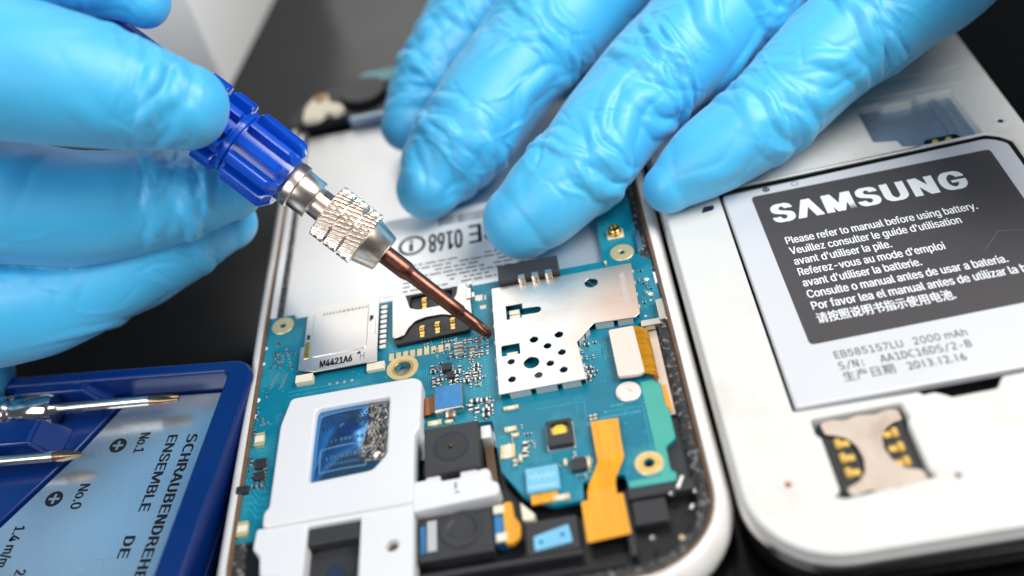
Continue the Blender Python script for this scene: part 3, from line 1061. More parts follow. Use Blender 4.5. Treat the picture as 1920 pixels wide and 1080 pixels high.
# crinkled foil along the right of the window
bm = bmesh.new()
NX, NY = 34, 60
grid = []
for j in range(NY + 1):
    row = []
    for i in range(NX + 1):
        u, v = i / NX, j / NY
        y = -22.0 - v * 12.2
        xl = -25.2 + 1.2 * math.sin(v * 4) - 1.4 * v * (1 - v) * 2
        x = xl + (-21.5 - xl) * u
        h = 0.42 * abs(noise.noise((x * 0.8, y * 0.5, 1.0))) + 0.12 * abs(noise.noise((x * 1.9, y * 1.3, 5.0)))
        row.append(bm.verts.new((x, y, film_z(x, y) + 0.02 + h * min(1, u * 5))))
    grid.append(row)
for j in range(NY):
    for i in range(NX):
        bm.faces.new((grid[j][i], grid[j][i + 1], grid[j + 1][i + 1], grid[j + 1][i]))
from_bm('foil_patch', bm, M['crinkle'], LC, 25)
# pale printed frame lines on the film
bm = bmesh.new()
for (xa, ya, xb, yb) in ((-32.2, -34.8, -24.8, -34.8), (-32.2, -30.6, -24.8, -30.6), (-32.2, -34.8, -32.2, -30.6), (-24.8, -34.8, -24.8, -30.6)):
    for k in range(12):
        x, y = xa + (xb - xa) * (k + .5) / 12, ya + (yb - ya) * (k + .5) / 12
        add_box(bm, (x, y, film_z(x, y) + 0.01), (max(0.25, abs(xb - xa) / 12), max(0.25, abs(yb - ya) / 12), 0.04))
from_bm('printed_frame', bm, mat('faint_print', (0.10, 0.20, 0.34), 0.4), LF, None)
bm = bmesh.new()
random.seed(11)
for y, hgt in ((-29.3, 0.6), (-32.3, 1.2), (-33.7, 0.6)):
    x = -31.2
    while x < -25.6:
        w = random.uniform(0.25, 0.7)
        add_box(bm, (x + w / 2, y, film_z(x, y) + 0.012), (w, hgt, 0.03))
        x += w + 0.2
from_bm('film_print', bm, mat('faint_print_b', (0.06, 0.11, 0.20), 0.4), LF, None)

# ------------------------------------------------------------------ rear camera and its white bracket
RC = box('rear_camera', -15.5, -39.3, 5.2, -6.9, -30.3, 9.6, M['greyp'], PH, 0.3)
lathe('lens_ring', [(0.0, 2.75), (0.02, 2.75), (0.02, 2.45), (-0.1, 2.4), (-0.1, 0.9), (-0.3, 0.55), (-0.3, 0.0)], (-11.3, -34.6, 9.64), (0, 0, 1), M['chipbody'], RC, 48)
plate('lens_groove', [circ(-11.3, -34.6, 2.75, 48), circ(-11.3, -34.6, 2.45, 48)], 9.6, 9.67, M['dot'], RC)
lathe('lens', [(0, 0.62), (0.12, 0.5), (0.2, 0.25), (0.22, 0.0)], (-11.3, -34.6, 9.5), (0, 0, 1), M['lens'], RC, 24)
bm = bmesh.new()
add_box(bm, (-6.0, -32.2, 7.4), (1.5, 2.4, 2.6))
from_bm('camera_clip', bm, M['white'], RC, None)
plate('camera_flex', [round_poly([(-6.6, -33.6), (-5.3, -33.6), (-4.9, -40.5), (-6.3, -40.5)], 0.3, 2)], 6.6, 6.9, M['glue'], RC)
BR = plate('camera_bracket', [round_poly([(-17.4, -39.6), (-15.4, -39.6), (-15.4, -39.0), (-13.2, -39.0), (-13.2, -40.2), (-10.2, -40.2), (-10.2, -38.8), (-8.0, -38.8), (-7.6, -39.4),
                                          (-6.2, -39.2), (-5.6, -40.0), (-5.7, -41.6), (-4.6, -42.2), (-4.4, -43.6), (-5.0, -44.4), (-17.4, -45.0)], 0.35, 3)], 6.0, 8.9, M['white'], PH, 0.25)
bm = bmesh.new()
add_box(bm, (-10.9, -41.6, 8.91), (0.35, 1.1, 0.03))
add_box(bm, (-10.7, -42.8, 8.91), (0.6, 0.3, 0.03))
from_bm('bracket_mark', bm, M['greyink'], BR, None)

# blue coated module with copper flex beside the cover
BM = box('sensor_module', -14.1, -26.2, ZB, -9.4, -20.9, ZB + 1.5, M['steel'], PH, 0.2)
box('module_top', -13.9, -25.8, ZB + 1.5, -9.6, -21.05, ZB + 1.56, M['bluemetal'], BM, 0)
bm = bmesh.new()
for i in range(9):
    t0, t1 = i / 9, (i + 1) / 9
    zz = lambda t: ZB + 1.1 - 0.9 * (t ** 2) + 0.15 * math.sin(t * 14)
    x0, x1 = -14.1 - 2.7 * t0, -14.1 - 2.7 * t1
    v = [bm.verts.new(p) for p in ((x0, -26.0, zz(t0)), (x1, -26.0, zz(t1)), (x1, -22.3, zz(t1)), (x0, -22.3, zz(t0)))]
    bm.faces.new(v)
me_ = bm
geom = bmesh.ops.solidify(bm, geom=list(bm.faces), thickness=0.12)
from_bm('copper_tail', bm, M['copper'], BM, 60)

# flash lamp
FL = plate('flash_lamp', [rr(3.2, -37.0, 7.2, -32.1, 0.3, 3), rr(3.75, -34.9, 6.65, -32.6, 0.6, 4)], ZB, ZB + 1.5, M['greyp'], PH, 0.1)
plate('flash_frame', [rr(3.05, -37.15, 7.35, -31.95, 0.3, 3)], ZB, ZB + 0.5, M['caphead'], FL, 0.06)
box('flash_front', 3.4, -36.9, ZB + 0.5, 7.0, -36.2, ZB + 1.0, M['cream'], FL, 0.06)
lathe('phosphor', [(0, 1.35), (0.25, 1.25), (0.3, 0)], (5.2, -33.8, ZB + 0.55), (0, 0, 1), M['yellow'], FL, 28)

# ------------------------------------------------------------------ flex cables
def ribbon(name, path, th, m, parent):
    """path: list of (left xy, right xy, z)"""
    bm = bmesh.new()
    rings = []
    for (lx, ly), (rx, ry), z in path:
        rings.append([Vector((lx, ly, z)), Vector((rx, ry, z)), Vector((rx, ry, z - th)), Vector((lx, ly, z - th))])
    add_loft(bm, rings)
    return from_bm(name, bm, m, parent, 50)


FX = ribbon('flex_cable', [((10.0, -33.2), (14.2, -33.4), 8.0), ((10.05, -34), (14.2, -34), 8.05), ((10.1, -38.5), (14.1, -38.4), 8.05), ((10.2, -41.0), (14.1, -40.8), 8.1), ((9.6, -42.3), (13.6, -41.8), 7.9), ((8.4, -44.2), (12.4, -43.8), 7.3),
                            ((8.0, -45.3), (12.2, -44.9), 7.0), ((7.9, -46.9), (12.2, -46.6), 7.0)], 0.18, M['orange'], PH)
plate('cable_pad', [round_poly([(6.9, -46.8), (13.0, -46.4), (13.2, -53.4), (7.0, -53.8)], 0.25, 3)], 6.86, 7.06, M['orange'], FX, 0.04)
DX = plate('display_cable', [round_poly([(15.2, -15.1), (19.3, -15.1), (19.6, -25.6), (18.6, -25.9), (15.4, -25.6)], 0.35, 3)], ZB + 0.9, ZB + 1.6, M['pinkflex'], PH, 0.12)
bm = bmesh.new()
rings = []
for i in range(15):
    t = i / 14
    a = math.pi * t
    x = 19.2 + 2.0 * min(1, t * 1.5) + 0.5 * math.sin(a)
    z = ZB + 1.45 - 2.2 * t * t
    y0, y1 = -15.0 - 1.6 * t, -25.8 - 0.5 * t
    rings.append([Vector((x, y0 + (y1 - y0) * k / 24, z + 0.10 * math.sin(k * 2.2 + t * 5) * math.sin(a))) for k in range(25)])
add_loft(bm, rings, False, False, closed=False)
bmesh.ops.solidify(bm, geom=list(bm.faces), thickness=0.12)
from_bm('cable_bend', bm, M['orangedk'], DX, 60)
plate('cable_tab', [round_poly([(20.9, -27.0), (22.4, -27.0), (22.6, -32.6), (21.3, -32.6), (21.2, -28.5)], 0.2, 2)], 6.2, 6.4, M['orange'], DX)
# small blue connector with orange tail
KC = box('ribbon_connector', -0.6, -44.4, ZB, 4.3, -40.0, ZB + 1.0, M['skyconn'], PH, 0.12)
bm = bmesh.new()
random.seed(21)
for i in range(9):
    x = 0.0 + i * 0.45
    add_box(bm, (x, -41.6 - 0.3 * (i % 2), ZB + 1.01), (0.26, random.uniform(0.5, 1.1), 0.03))
add_box(bm, (1.8, -43.6, ZB + 1.01), (4.2, 0.35, 0.03))
from_bm('connector_marks', bm, mat('pale_blue_print', (0.36, 0.58, 0.72), 0.5), KC, None)
box('connector_tail', -0.2, -46.0, ZB - 0.2, 3.8, -44.4, ZB + 0.3, M['orange'], KC, 0.05)

# ------------------------------------------------------------------ earpiece and the black lower end
EP = box('earpiece', -17.0, -52.6, 5.0, -6.0, -45.2, 7.3, M['greyp'], PH, 0.3)
lathe('earpiece_cone', [(0, 3.2), (0.25, 3.0), (0.3, 2.2), (0.12, 1.9), (0.12, 0.0)], (-10.6, -48.3, 7.3), (0, 0, 1), M['greyp'], EP, 36)
box('earpiece_mesh', -15.6, -51.2, 7.3, -14.2, -46.0, 7.4, mat('pale_mesh', (0.42, 0.43, 0.44), 0.5), EP, 0.05)
box('earpiece_tab', -16.6, -51.5, 7.3, -15.8, -46.8, 7.45, M['bluemetal'], EP, 0.05)
ES = box('spring_contact', -5.9, -51.6, 5.0, -3.9, -45.4, 7.2, M['bluemetal'], PH, 0.2)
box('contact_end', -5.8, -46.8, 7.2, -4.2, -45.4, 7.7, M['cream'], ES, 0.15)
box('contact_end', -5.6, -51.6, 7.2, -4.0, -50.2, 7.7, M['cream'], ES, 0.15)
plate('contact_flex', [round_poly([(-4.4, -45.0), (-3.0, -45.0), (-2.8, -47.6), (-2.0, -49.2), (-2.2, -51.2), (-3.2, -52.2), (-4.3, -52.0)], 0.4, 3)], 6.6, 7.5, M['orange'], ES, 0.1)
plate('white_wedge', [round_poly([(-1.9, -45.0), (0.2, -47.6), (-0.4, -48.4), (-1.7, -48.2)], 0.2, 2)], 5.2, 7.0, M['cream'], PH, 0.1)
box('sensor_block', -1.6, -54.0, 5.0, 6.0, -48.4, 6.6, M['greyp'], PH, 0.25)
SN = plate('light_sensor', [round_poly([(-0.4, -51.2), (4.7, -50.0), (5.0, -53.0), (-0.4, -53.6)], 0.2, 2)], 6.6, 6.85, M['skyconn'], PH, 0.04)
for cx, cy in ((0.6, -52.3), (3.7, -51.6)):
    lathe('sensor_eye', [(0, 0.35), (0.05, 0.3), (0.05, 0)], (cx, cy, 6.85), (0, 0, 1), M['bluemetal'], SN, 14)
box('chassis_rib', 13.6, -47.6, 5.0, 23.2, -45.6, 6.9, M['greyp'], PH, 0.25)
box('chassis_rib', 13.9, -52.0, 5.0, 18.8, -48.0, 6.7, M['greyp'], PH, 0.25)
box('chassis_rib', 12.6, -56.6, 5.0, 13.6, -46.0, 6.6, M['greyp'], PH, 0.2)
box('chassis_rib', -24, -58.2, 5.0, 12.0, -57.2, 6.8, M['blackp'], PH, 0.2)
box('chassis_rib', -17, -55.0, 5.0, 6.2, -54.2, 6.6, M['greyp'], PH, 0.2)
box('chassis_floor', 14.0, -45.0, 5.0, 23.5, -33.4, 5.8, M['greyp'], PH, 0.1)
for cx, cy, m_ in ((16.0, -54.6, 'steel'), (19.8, -47.8, 'steel'), (16.2, -46.6, 'caphead'), (19.9, -55.2, 'palegold')):
    lathe('chassis_screw', [(0, 0.42), (0.2, 0.38), (0.25, 0.0)], (cx, cy, 6.6), (0, 0, 1), M[m_], PH, 16)
bm = bmesh.new()
add_box(bm, (21.3, -46.2, 6.8), (0.45, 2.2, 0.5), Matrix.Rotation(-0.5, 4, 'Z'))
add_box(bm, (23.2, -47.6, 6.4), (0.4, 1.0, 0.4), Matrix.Rotation(-0.4, 4, 'Z'))
add_box(bm, (22.2, -50.2, 6.2), (0.4, 0.8, 0.4), Matrix.Rotation(-0.6, 4, 'Z'))
from_bm('metal_latch', bm, M['chrome'], PH, None)
lathe('home_contact', [(0, 1.2), (0.6, 1.1), (0.8, 0.6), (0.9, 0)], (-42.4, -51.6, 5.4), (0, 0, 1), M['gold'], PH, 24)
plate('corner_liner', [round_poly([(-45.2, -44.2), (-40.5, -44.0), (-40.2, -48.0), (-38.5, -52.0), (-38.5, -58.0), (-44.6, -56.0)], 1.0, 3), circ(-42.4, -51.6, 1.7, 24)], 5.0, 6.2, M['blackp'], PH, 0.1)

# ------------------------------------------------------------------ far end: dark speaker, white part and teal flex
plate('end_block', [[(-47.3, 67.0), (27.0, 67.0)] + [(p.x, p.y) for p in ring_rr(*fr, 0.6, 0) if p.y > 67.2]], 5.0, 7.9, M['blackp'], PH, 0.4)
plate('end_bracket', [round_poly([(-43.6, 66.6), (-39.8, 66.9), (-38.5, 68.6), (-36.2, 67.2), (-33.8, 69.2), (-35.5, 71.4), (-37.6, 72.5), (-38.4, 76.5), (-41.4, 76.2), (-43.4, 72.0)], 0.8, 3)], 7.9, 9.6, M['cream'], PH, 0.3)
lathe('end_button', [(0, 1.4), (0.5, 1.3), (0.6, 0)], (-39.7, 74.4, 9.6), (0, 0, 1), M['tan'], PH, 20)
plate('vibration_motor', [circ(-30.0, 75.2, 5.4, 36)], 7.9, 9.6, M['greyp'], PH, 0.4)
box('end_strip', -33.0, 65.4, 5.6, 18.0, 67.0, 8.0, M['tray'], PH, 0.2)
plate('sub_board', [round_poly([(-32.6, 78.0), (-24.0, 79.0), (-23.0, 70.0), (15.0, 70.0), (15.0, 83.5), (-30.5, 84.0)], 1.0, 4)], 8.0, 8.6, M['tealflex'], PH, 0.1)

# ================================================================== SECOND PHONE, seen from the back with its battery in
P2 = empty('opened_phone', (62, 8, 0), 'white phone lying face down with a silver battery still in its bay', 'phone')
f2 = (28.6, -63.6, 95.8, 78.0, 12.5)
bm = bmesh.new()
add_loft(bm, [ring_rr(*f2, i, z) for i, z in ((3.0, 0.1), (1.2, 0.2), (0.3, 1.2), (0.0, 2.6), (0.0, 4.6))], True, True)
from_bm('front_glass_body', bm, M['blackp'], P2, 50)
bm = bmesh.new()
add_loft(bm, [ring_rr(*f2, i, z) for i, z in ((0.6, 4.5), (-0.1, 4.7), (-0.25, 5.4), (-0.15, 6.4), (0.3, 6.8), (1.0, 6.8))], False, False)
from_bm('chrome_band', bm, M['trim'], P2, 50)
tray_hole = round_poly([(69.5, 31.6), (73.6, 31.8), (74.2, 30.6), (79.6, 30.4), (81.0, 31.6), (87.3, 31.6), (87.6, 17.2), (77.4, 16.6), (73.8, 17.6), (73.4, 19.6), (69.4, 20.4)], 0.3, 3)
bay = round_poly([(39.3, -38.7), (57.3, -38.9), (58.4, -40.9), (67.6, -40.7), (69.0, -38.7), (91.4, -38.2), (91.4, 13.2), (89.9, 15.2), (88.0, 16.4), (39.3, 14.6)], 0.5, 3)
simhole = round_poly([(41.3, -43.4), (41.3, -40.6), (54.1, -40.4), (54.4, -43.2), (53.9, -44.0), (53.9, -52.4), (54.5, -53.6), (42.4, -54.7), (40.7, -54.2), (41.9, -53.2), (41.9, -44.2)], 0.3, 2)
white_lp = [(p.x, p.y) for p in ring_rr(*f2, 0.35, 0)]
BS = plate('back_chassis', [white_lp, tray_hole, bay, simhole], 5.2, 9.0, M['shell'], P2, 0.5)
plate('chassis_lip', [[(p.x, p.y) for p in ring_rr(*f2, 0.1, 0)], [(p.x, p.y) for p in ring_rr(*f2, 2.4, 0)]], 6.6, 7.4, M['shell'], P2, 0.3)
plate('bay_gap_strip', [[(39.2, 14.55), (88.0, 16.35), (90.0, 15.1), (91.5, 13.1), (91.35, 5), (90.95, 5), (90.9, 12.8), (89.6, 14.6), (87.9, 15.8), (39.2, 14.05)]], 5.0, 8.75, M['blackp'], P2)  # black strip added over the far wall so the gap stays dark
plate('bay_floor', [rr(36, -58, 93, 40, 2)], 4.0, 5.0, M['blackp'], P2)
# relief on the chassis
plate('raised_panel', [round_poly([(52, 38), (92, 38), (92, 66), (52, 66)], 3, 5)], 9.0, 9.5, M['shell'], P2, 0.25)
plate('chassis_ridge', [round_poly([(66.5, 33.2), (90.5, 33.2), (90.5, 35.4), (66.5, 35.4)], 1.0, 4)], 9.0, 9.35, M['shell'], P2, 0.18)
plate('thumb_recess', [[(55.3 + 8.2 * math.cos(a), -46.5 + 7.6 * math.sin(a)) for a in [math.radians(-62 + 124 * i / 20) for i in range(21)]] + [(55.6, -40.0), (55.4, -53.0)]], 9.0, 9.04, mat('recess_white', (0.635, 0.64, 0.625), 0.45), P2)
for sx_, sy_, c_ in ((35.4, -51.2, 'copper'), (57.2, -54.2, 'nickel'), (91.8, 19.2, 'greyp')):
    sc = lathe('chassis_screw', [(0.0, 1.5), (0.12, 1.45), (0.14, 0.95), (0.03, 0.85), (0.03, 0)], (sx_, sy_, 8.96), (0, 0, 1), M['shell'], P2, 28)
    lathe('screw_core', [(0, 0.55), (0.08, 0.5), (0.08, 0)], (sx_, sy_, 8.99), (0, 0, 1), M[c_], sc, 16)
plate('clip_hole', [round_poly([(35.3, 9.2), (37.6, 9.6), (37.9, 10.9), (36.0, 10.9)], 0.4, 3)], 9.0, 9.03, M['dot'], P2)
for a, b in (((44.6, -62.3), (46.6, -61.2)), ((60.0, -61.9), (61.4, -60.6))):
    bm = bmesh.new()
    add_plate(bm, [rr(a[0], a[1] - 0.6, b[0], b[1], 0.4, 3)], 7.6, 8.9, 0.3)
    from_bm('clip', bm, M['chrome'], P2, 50)
box('port_shade', 61.6, -62.9, 7.0, 80.0, -61.6, 8.2, M['glue'], P2, 0.2)
for y0, y1 in ((-26.5, -19.5), (-1.0, 4.0)):
    box('snap_slot', 30.2, y0, 7.4, 30.9, y1, 8.7, M['glue'], P2, 0.1)
# memory tray
MT = plate('memory_card_slot', [round_poly([(69.0, 32.2), (88.0, 32.2), (88.0, 16.4), (69.0, 16.4)], 0.2, 2)], 6.6, 7.3, M['tray'], P2)
box('slot_fold', 83.2, 18.0, 7.3, 84.4, 31.4, 7.9, M['tray'], MT, 0.15)
plate('slot_step', [round_poly([(69.6, 20.6), (73.4, 19.8), (74.2, 18.4), (76.6, 18.2), (76.6, 22.0), (74.8, 22.8), (74.4, 24.6), (69.6, 24.6)], 0.2, 2)], 7.3, 7.6, M['tray'], MT, 0.08)
plate('slot_gap', [round_poly([(77.4, 16.8), (78.2, 19.4), (84.0, 19.6), (84.8, 17.2)], 0.5, 3)], 7.3, 7.9, M['blackp'], MT, 0.1)
for cx in (79.8, 82.2):
    lathe('gold_contact', [(0, 0.55), (0.3, 0.45), (0.36, 0)], (cx, 18.2, 7.9), (0, 0, 1), M['goldsoft'], MT, 18)
bm = bmesh.new()
for k in range(6):
    add_box(bm, (71.6, 24.0 + k * 1.0, 7.31 if k > 0 else 7.62), (0.5, 0.6, 0.03))
from_bm('stamped_mark', bm, M['greyink'], MT, None)
# sim slot
S2 = plate('sim_card_slot', [round_poly([(41.6, -40.9), (53.9, -40.7), (54.3, -54.4), (42.2, -54.8)], 0.2, 2)], 6.4, 7.0, M['pcb'], P2)
plate('slot_body', [round_poly([(42.0, -41.0), (53.8, -40.8), (53.7, -53.8), (42.3, -54.4)], 0.3, 2)], 7.0, 7.8, M['greyp'], S2, 0.08)
ip = [(42.4, -41.4), (44.0, -41.0), (46.0, -41.5), (48.0, -41.0), (50.2, -41.4), (52.2, -40.9), (53.5, -41.2), (53.6, -43.0), (52.2, -43.2), (50.6, -44.2), (49.9, -45.6), (49.6, -47.6), (50.1, -49.6),
      (51.2, -51.2), (53.4, -52.0), (53.5, -53.6), (51.2, -54.2), (49.5, -53.7), (47.5, -54.3), (45.4, -53.8), (43.2, -54.4), (42.8, -53.0), (44.8, -52.2), (46.0, -50.8), (46.5, -48.6), (46.2, -46.2),
      (45.3, -44.6), (43.8, -43.8), (42.6, -43.4)]
plate('slot_cover', [round_poly(ip, 0.5, 4)], 8.2, 8.5, M['peach'], S2, 0.08)
for i in range(3):
    for s in (0, 1):
        cx = 43.9 if s == 0 else 51.9
        cy = -45.2 - i * 2.55 + (0.3 if s else 0)
        bm = bmesh.new()
        add_lathe(bm, [(-0.8, 0.25), (-0.6, 0.5), (0.6, 0.5), (0.8, 0.25)], (cx, cy, 8.1), (0, 1, 0), 18)
        add_plate(bm, [rr(cx - (0.4 if s == 0 else 1.6), cy - 0.5, cx + (1.6 if s == 0 else 0.4), cy + 0.5, 0.2, 3)], 7.8, 8.1, 0.06)
        from_bm('gold_contact', bm, M['goldsoft'], S2, 38)

# ================================================================== BATTERY (its own thing, resting in the bay)
BT = empty('phone_battery', (65.2, -12, 5.0), 'silver phone battery with dark printed label, seated in the right phone', 'battery')
ZT = 9.0
plate('battery_cell', [round_poly([(39.8, -38.2), (90.6, -37.6), (90.6, 12.8), (89.0, 14.4), (87.4, 15.2), (39.8, 13.0)], 0.6, 4)], 7.4, ZT, M['batt'], BT, 0.35)
plate('battery_body', [round_poly([(40.0, -37.9), (90.4, -37.3), (90.4, 12.6), (88.8, 14.2), (40.0, 12.8)], 0.6, 4)], 5.0, 7.4, M['blackp'], BT, 0.1)  # lower sides coloured black, standing for the shade deep in the notch
box('battery_end_cap', 40.4, 13.0, 5.2, 87.2, 14.2, ZT - 0.5, M['battdark'], BT, 0.2)
LB = plate('battery_label', [round_poly([(44.6, 11.1), (87.0, 11.9), (87.0, -25.4), (45.0, -26.6)], 0.9, 4)], ZT, ZT + 0.03, M['battlab'], BT)
zt = ZT + 0.03
text('SΛMSUNG', 4.75, (47.3, 2.9), M['printwhite'], LB, width=32.6, bold=0.42, z=zt, spacing=1.16)
lines = [("Please refer to manual before using battery.", -3.05, 31.8), ("Veuillez consulter le guide d'utilisation", -5.75, 28.2), ("avant d'utiliser la pile.", -8.45, 15.9),
         ("Referez-vous au mode d'emploi", -11.15, 23.6), ("avant d'utiliser la batterie.", -13.85, 18.9), ("Consulte o manual antes de usar a bateria.", -16.6, 31.4),
         ("Por favor lea el manual antes de utilizar la bateria.", -19.35, 38.0), ("请按照说明书指示使用电池.", -22.3, 21.2)]
for s_, y_, w_ in lines:
    text(s_, 1.78 if s_[0] != '请' else 1.7, (47.5, y_), M['printwhite'], LB, width=w_, z=zt, bold=0.04)
lines = [("EB585157LU   2000 mAh", -30.2, 19.6), ("S/N:  AA1DC16DS/2-B", -32.5, 19.4), ("生产日期   2013.12.16", -34.8, 17.8)]
for s_, y_, w_ in lines:
    text(s_, 1.45, (47.9, y_), M['ink'], BT, width=w_, z=ZT)
plate('polarity_mark', [circ(47.6, 12.4, 0.65, 20), circ(47.6, 12.4, 0.45, 20)], ZT, ZT + 0.03, M['ink'], BT)
bm = bmesh.new()
add_box(bm, (47.6, 12.4, ZT + 0.015), (1.1, 0.22, 0.03))
add_box(bm, (47.6, 12.4, ZT + 0.015), (0.22, 1.1, 0.03))
from_bm('polarity_mark', bm, M['ink'], BT, None)
plate('polarity_mark', [circ(52.8, 12.6, 0.65, 20), circ(52.8, 12.6, 0.5, 20)], ZT, ZT + 0.03, M['greyink'], BT)
bm = bmesh.new()
a, b = Vector((77.0, -12.2, zt + 0.01)), Vector((81.0, -9.0, zt + 0.01))
for a, b in ((Vector((76.6, -13.0, zt + 0.01)), Vector((80.2, -9.2, zt + 0.01))), (Vector((80.2, -9.2, zt + 0.01)), Vector((86.0, -10.4, zt + 0.01)))):
    d = b - a
    add_box(bm, (a + b) / 2, (d.length, 0.06, 0.02), Matrix.Rotation(math.atan2(d.y, d.x), 4, 'Z'))
from_bm('scratch', bm, M['greyink'], LB, None)

# ================================================================== SCREWDRIVER
TIP = Vector((-4.4, -10.5, 7.6))
d0 = 180.13
A1 = D(420, 245, d0 * 0.975)
AX = (A1 - TIP).normalized()
SD = empty('precision_screwdriver', TIP, 'precision screwdriver with ribbed cobalt handle and knurled chuck touching the board', 'screwdriver')


def bit_r(t, a, r):
    if t < 3.2:
        k = 0.30 * max(0.0, 1 - t / 3.2)
        return r * (1 - k - k * math.cos(4 * a))
    return r


bm = bmesh.new()
prof = [(0.0, 0.25), (0.3, 0.55), (0.9, 0.85), (1.8, 1.0), (3.2, 1.02), (6.3, 1.05), (6.6, 1.22), (16.2, 1.26), (16.9, 1.30), (18.0, 1.62), (23.0, 1.64)]
pr = []
for (t0, r0), (t1, r1) in zip(prof[:-1], prof[1:]):
    k = 4
    for i in range(k):
        pr.append((t0 + (t1 - t0) * i / k, r0 + (r1 - r0) * i / k))
pr.append(prof[-1])
add_lathe(bm, pr, TIP, AX, 48, 0, bit_r)
from_bm('screwdriver_bit', bm, M['bit'], SD, 35)


def knurl(t, a, r):
    if not 26.4 < t < 34.4:
        return r
    for g in (29.05, 31.75):
        if abs(t - g) < 0.16:
            return r - 0.42
    k = 2 * math.pi / 36
    w = 2.4
    u = (a / k + (t - 26.4) / w) % 1.0
    v = (a / k - (t - 26.4) / w) % 1.0
    gu = min(1, min(u, 1 - u) * 3.0)
    gv = min(1, min(v, 1 - v) * 2.6)
    return r - 0.45 + 0.45 * (0.1 + 0.9 * gu) * (0.85 + 0.15 * gv)


CH = bmesh.new()
pr = [(22.4, 1.66), (22.4, 3.1), (22.6, 3.35), (26.2, 4.2), (26.4, 4.55)]
t = 26.45
while t < 34.4:
    pr.append((t, 4.95))
    t += 0.085
pr += [(34.45, 4.6), (34.5, 2.6), (37.4, 2.55)]
add_lathe(CH, pr, TIP, AX, 260, 0, knurl)
CHO = from_bm('chuck', CH, M['nickel'], SD, 40)
bm = bmesh.new()
add_lathe(bm, [(36.9, 2.4), (36.9, 3.35), (37.1, 3.5), (40.3, 3.5), (40.4, 3.7), (40.5, 3.95), (41.7, 3.95), (42.6, 3.7), (42.8, 3.5)], TIP, AX, 48)
from_bm('collar', bm, M['nickel'], SD, 40)
u_, v_, d_ax = basis(AX)
vw = (Vector(CAM_C) - (TIP + AX * 36)).normalized()
bm = bmesh.new()
side = (vw.cross(AX)).normalized()
if side.dot(Vector(CAM_R[1])) > 0:
    side = -side
add_box(bm, TIP + AX * 35.6 + side * 1.9 + vw * 1.5, (1.5, 1.0, 1.0), AX.to_track_quat('X', 'Z').to_matrix().to_4x4())
from_bm('collet_slot', bm, M['dot'], SD, None)


def gear(t, a, r):
    k = 12
    s = math.cos(k * a)
    q = max(0.0, min(1.0, (s + 0.02) * 2.8))
    if r > 6.35:
        return 5.1 + (r - 5.1) * q
    return r


bm = bmesh.new()
HANDLE = [(42.3, 3.6), (42.4, 5.0), (43.4, 6.36), (44.0, 6.62), (44.1, 6.7), (51.6, 6.7), (51.75, 6.5), (51.8, 5.2), (53.6, 5.2), (53.65, 6.5), (53.8, 6.7), (57.4, 6.7), (57.55, 6.5), (57.6, 5.2), (58.7, 5.2),
          (58.75, 6.5), (58.9, 6.7), (62.5, 6.6), (62.6, 5.6), (70, 4.8), (78, 4.6), (84, 5.4), (90, 5.4), (91, 4.6)]
pr = []
for (t0, r0), (t1, r1) in zip(HANDLE[:-1], HANDLE[1:]):
    k = max(1, int((t1 - t0) / 0.6))
    for i in range(k):
        pr.append((t0 + (t1 - t0) * i / k, r0 + (r1 - r0) * i / k))
pr.append(HANDLE[-1])
add_lathe(bm, pr, TIP, AX, 280, 0, gear)
from_bm('ribbed_handle', bm, M['handle'], SD, 30)
bm = bmesh.new()
add_lathe(bm, [(52.2, 5.0), (52.2, 5.55), (52.35, 5.75), (53.0, 5.75), (53.15, 5.55), (53.15, 5.0)], TIP, AX, 64)
from_bm('handle_ring', bm, M['handle'], SD, 40)

# ================================================================== GLOVED HANDS
def catmull(pts, step):
    pts = [np.array(p, float) for p in pts]
    P0 = [2 * pts[0] - pts[1]] + pts + [2 * pts[-1] - pts[-2]]
    out = []
    for i in range(1, len(P0) - 2):
        a, b, c, d = P0[i - 1:i + 3]
        n = max(2, int(np.linalg.norm(c[:3] - b[:3]) / step))
        for k in range(n):
            t = k / n
            out.append(0.5 * ((2 * b) + (-a + c) * t + (2 * a - 5 * b + 4 * c - d) * t * t + (-a + 3 * b - 3 * c + d) * t ** 3))
    out.append(pts[-1])
    return np.array(out)


def make_folds(rng, length, joints, n=26, amp=0.5):
    folds = []
    for j in joints:
        for _ in range(rng.randint(5, 7)):
            folds.append(dict(s=j + rng.uniform(-4.5, 4.5), th=rng.uniform(-1.0, 1.0), phi=rng.uniform(-0.35, 0.35), L=rng.uniform(4.0, 10.0), w=rng.uniform(0.55, 1.0), A=amp * rng.uniform(0.9, 1.9), c=rng.uniform(-0.05, 0.05)))
    for _ in range(n):
        folds.append(dict(s=rng.uniform(0, length), th=rng.uniform(-1.5, 1.5), phi=rng.choice((-1, 1)) * rng.uniform(0.3, 1.3), L=rng.uniform(4.0, 11.0), w=rng.uniform(0.7, 1.5), A=amp * rng.uniform(0.4, 1.4), c=rng.uniform(-0.07, 0.07)))
    for _ in range(46):
        near = rng.random() < 0.6 and joints
        folds.append(dict(s=(rng.choice(joints) + rng.uniform(-7, 7)) if near else rng.uniform(0, length), th=rng.uniform(-1.5, 1.5),
                          phi=rng.uniform(-0.5, 0.5) if near else rng.choice((-1, 1)) * rng.uniform(0.3, 1.4), L=rng.uniform(2.5, 7.0), w=rng.uniform(0.28, 0.45),
                          A=rng.choice((-1, 1)) * rng.uniform(0.10, 0.24) * (amp / 0.5), c=rng.uniform(-0.08, 0.08), k=1.5))
    return folds


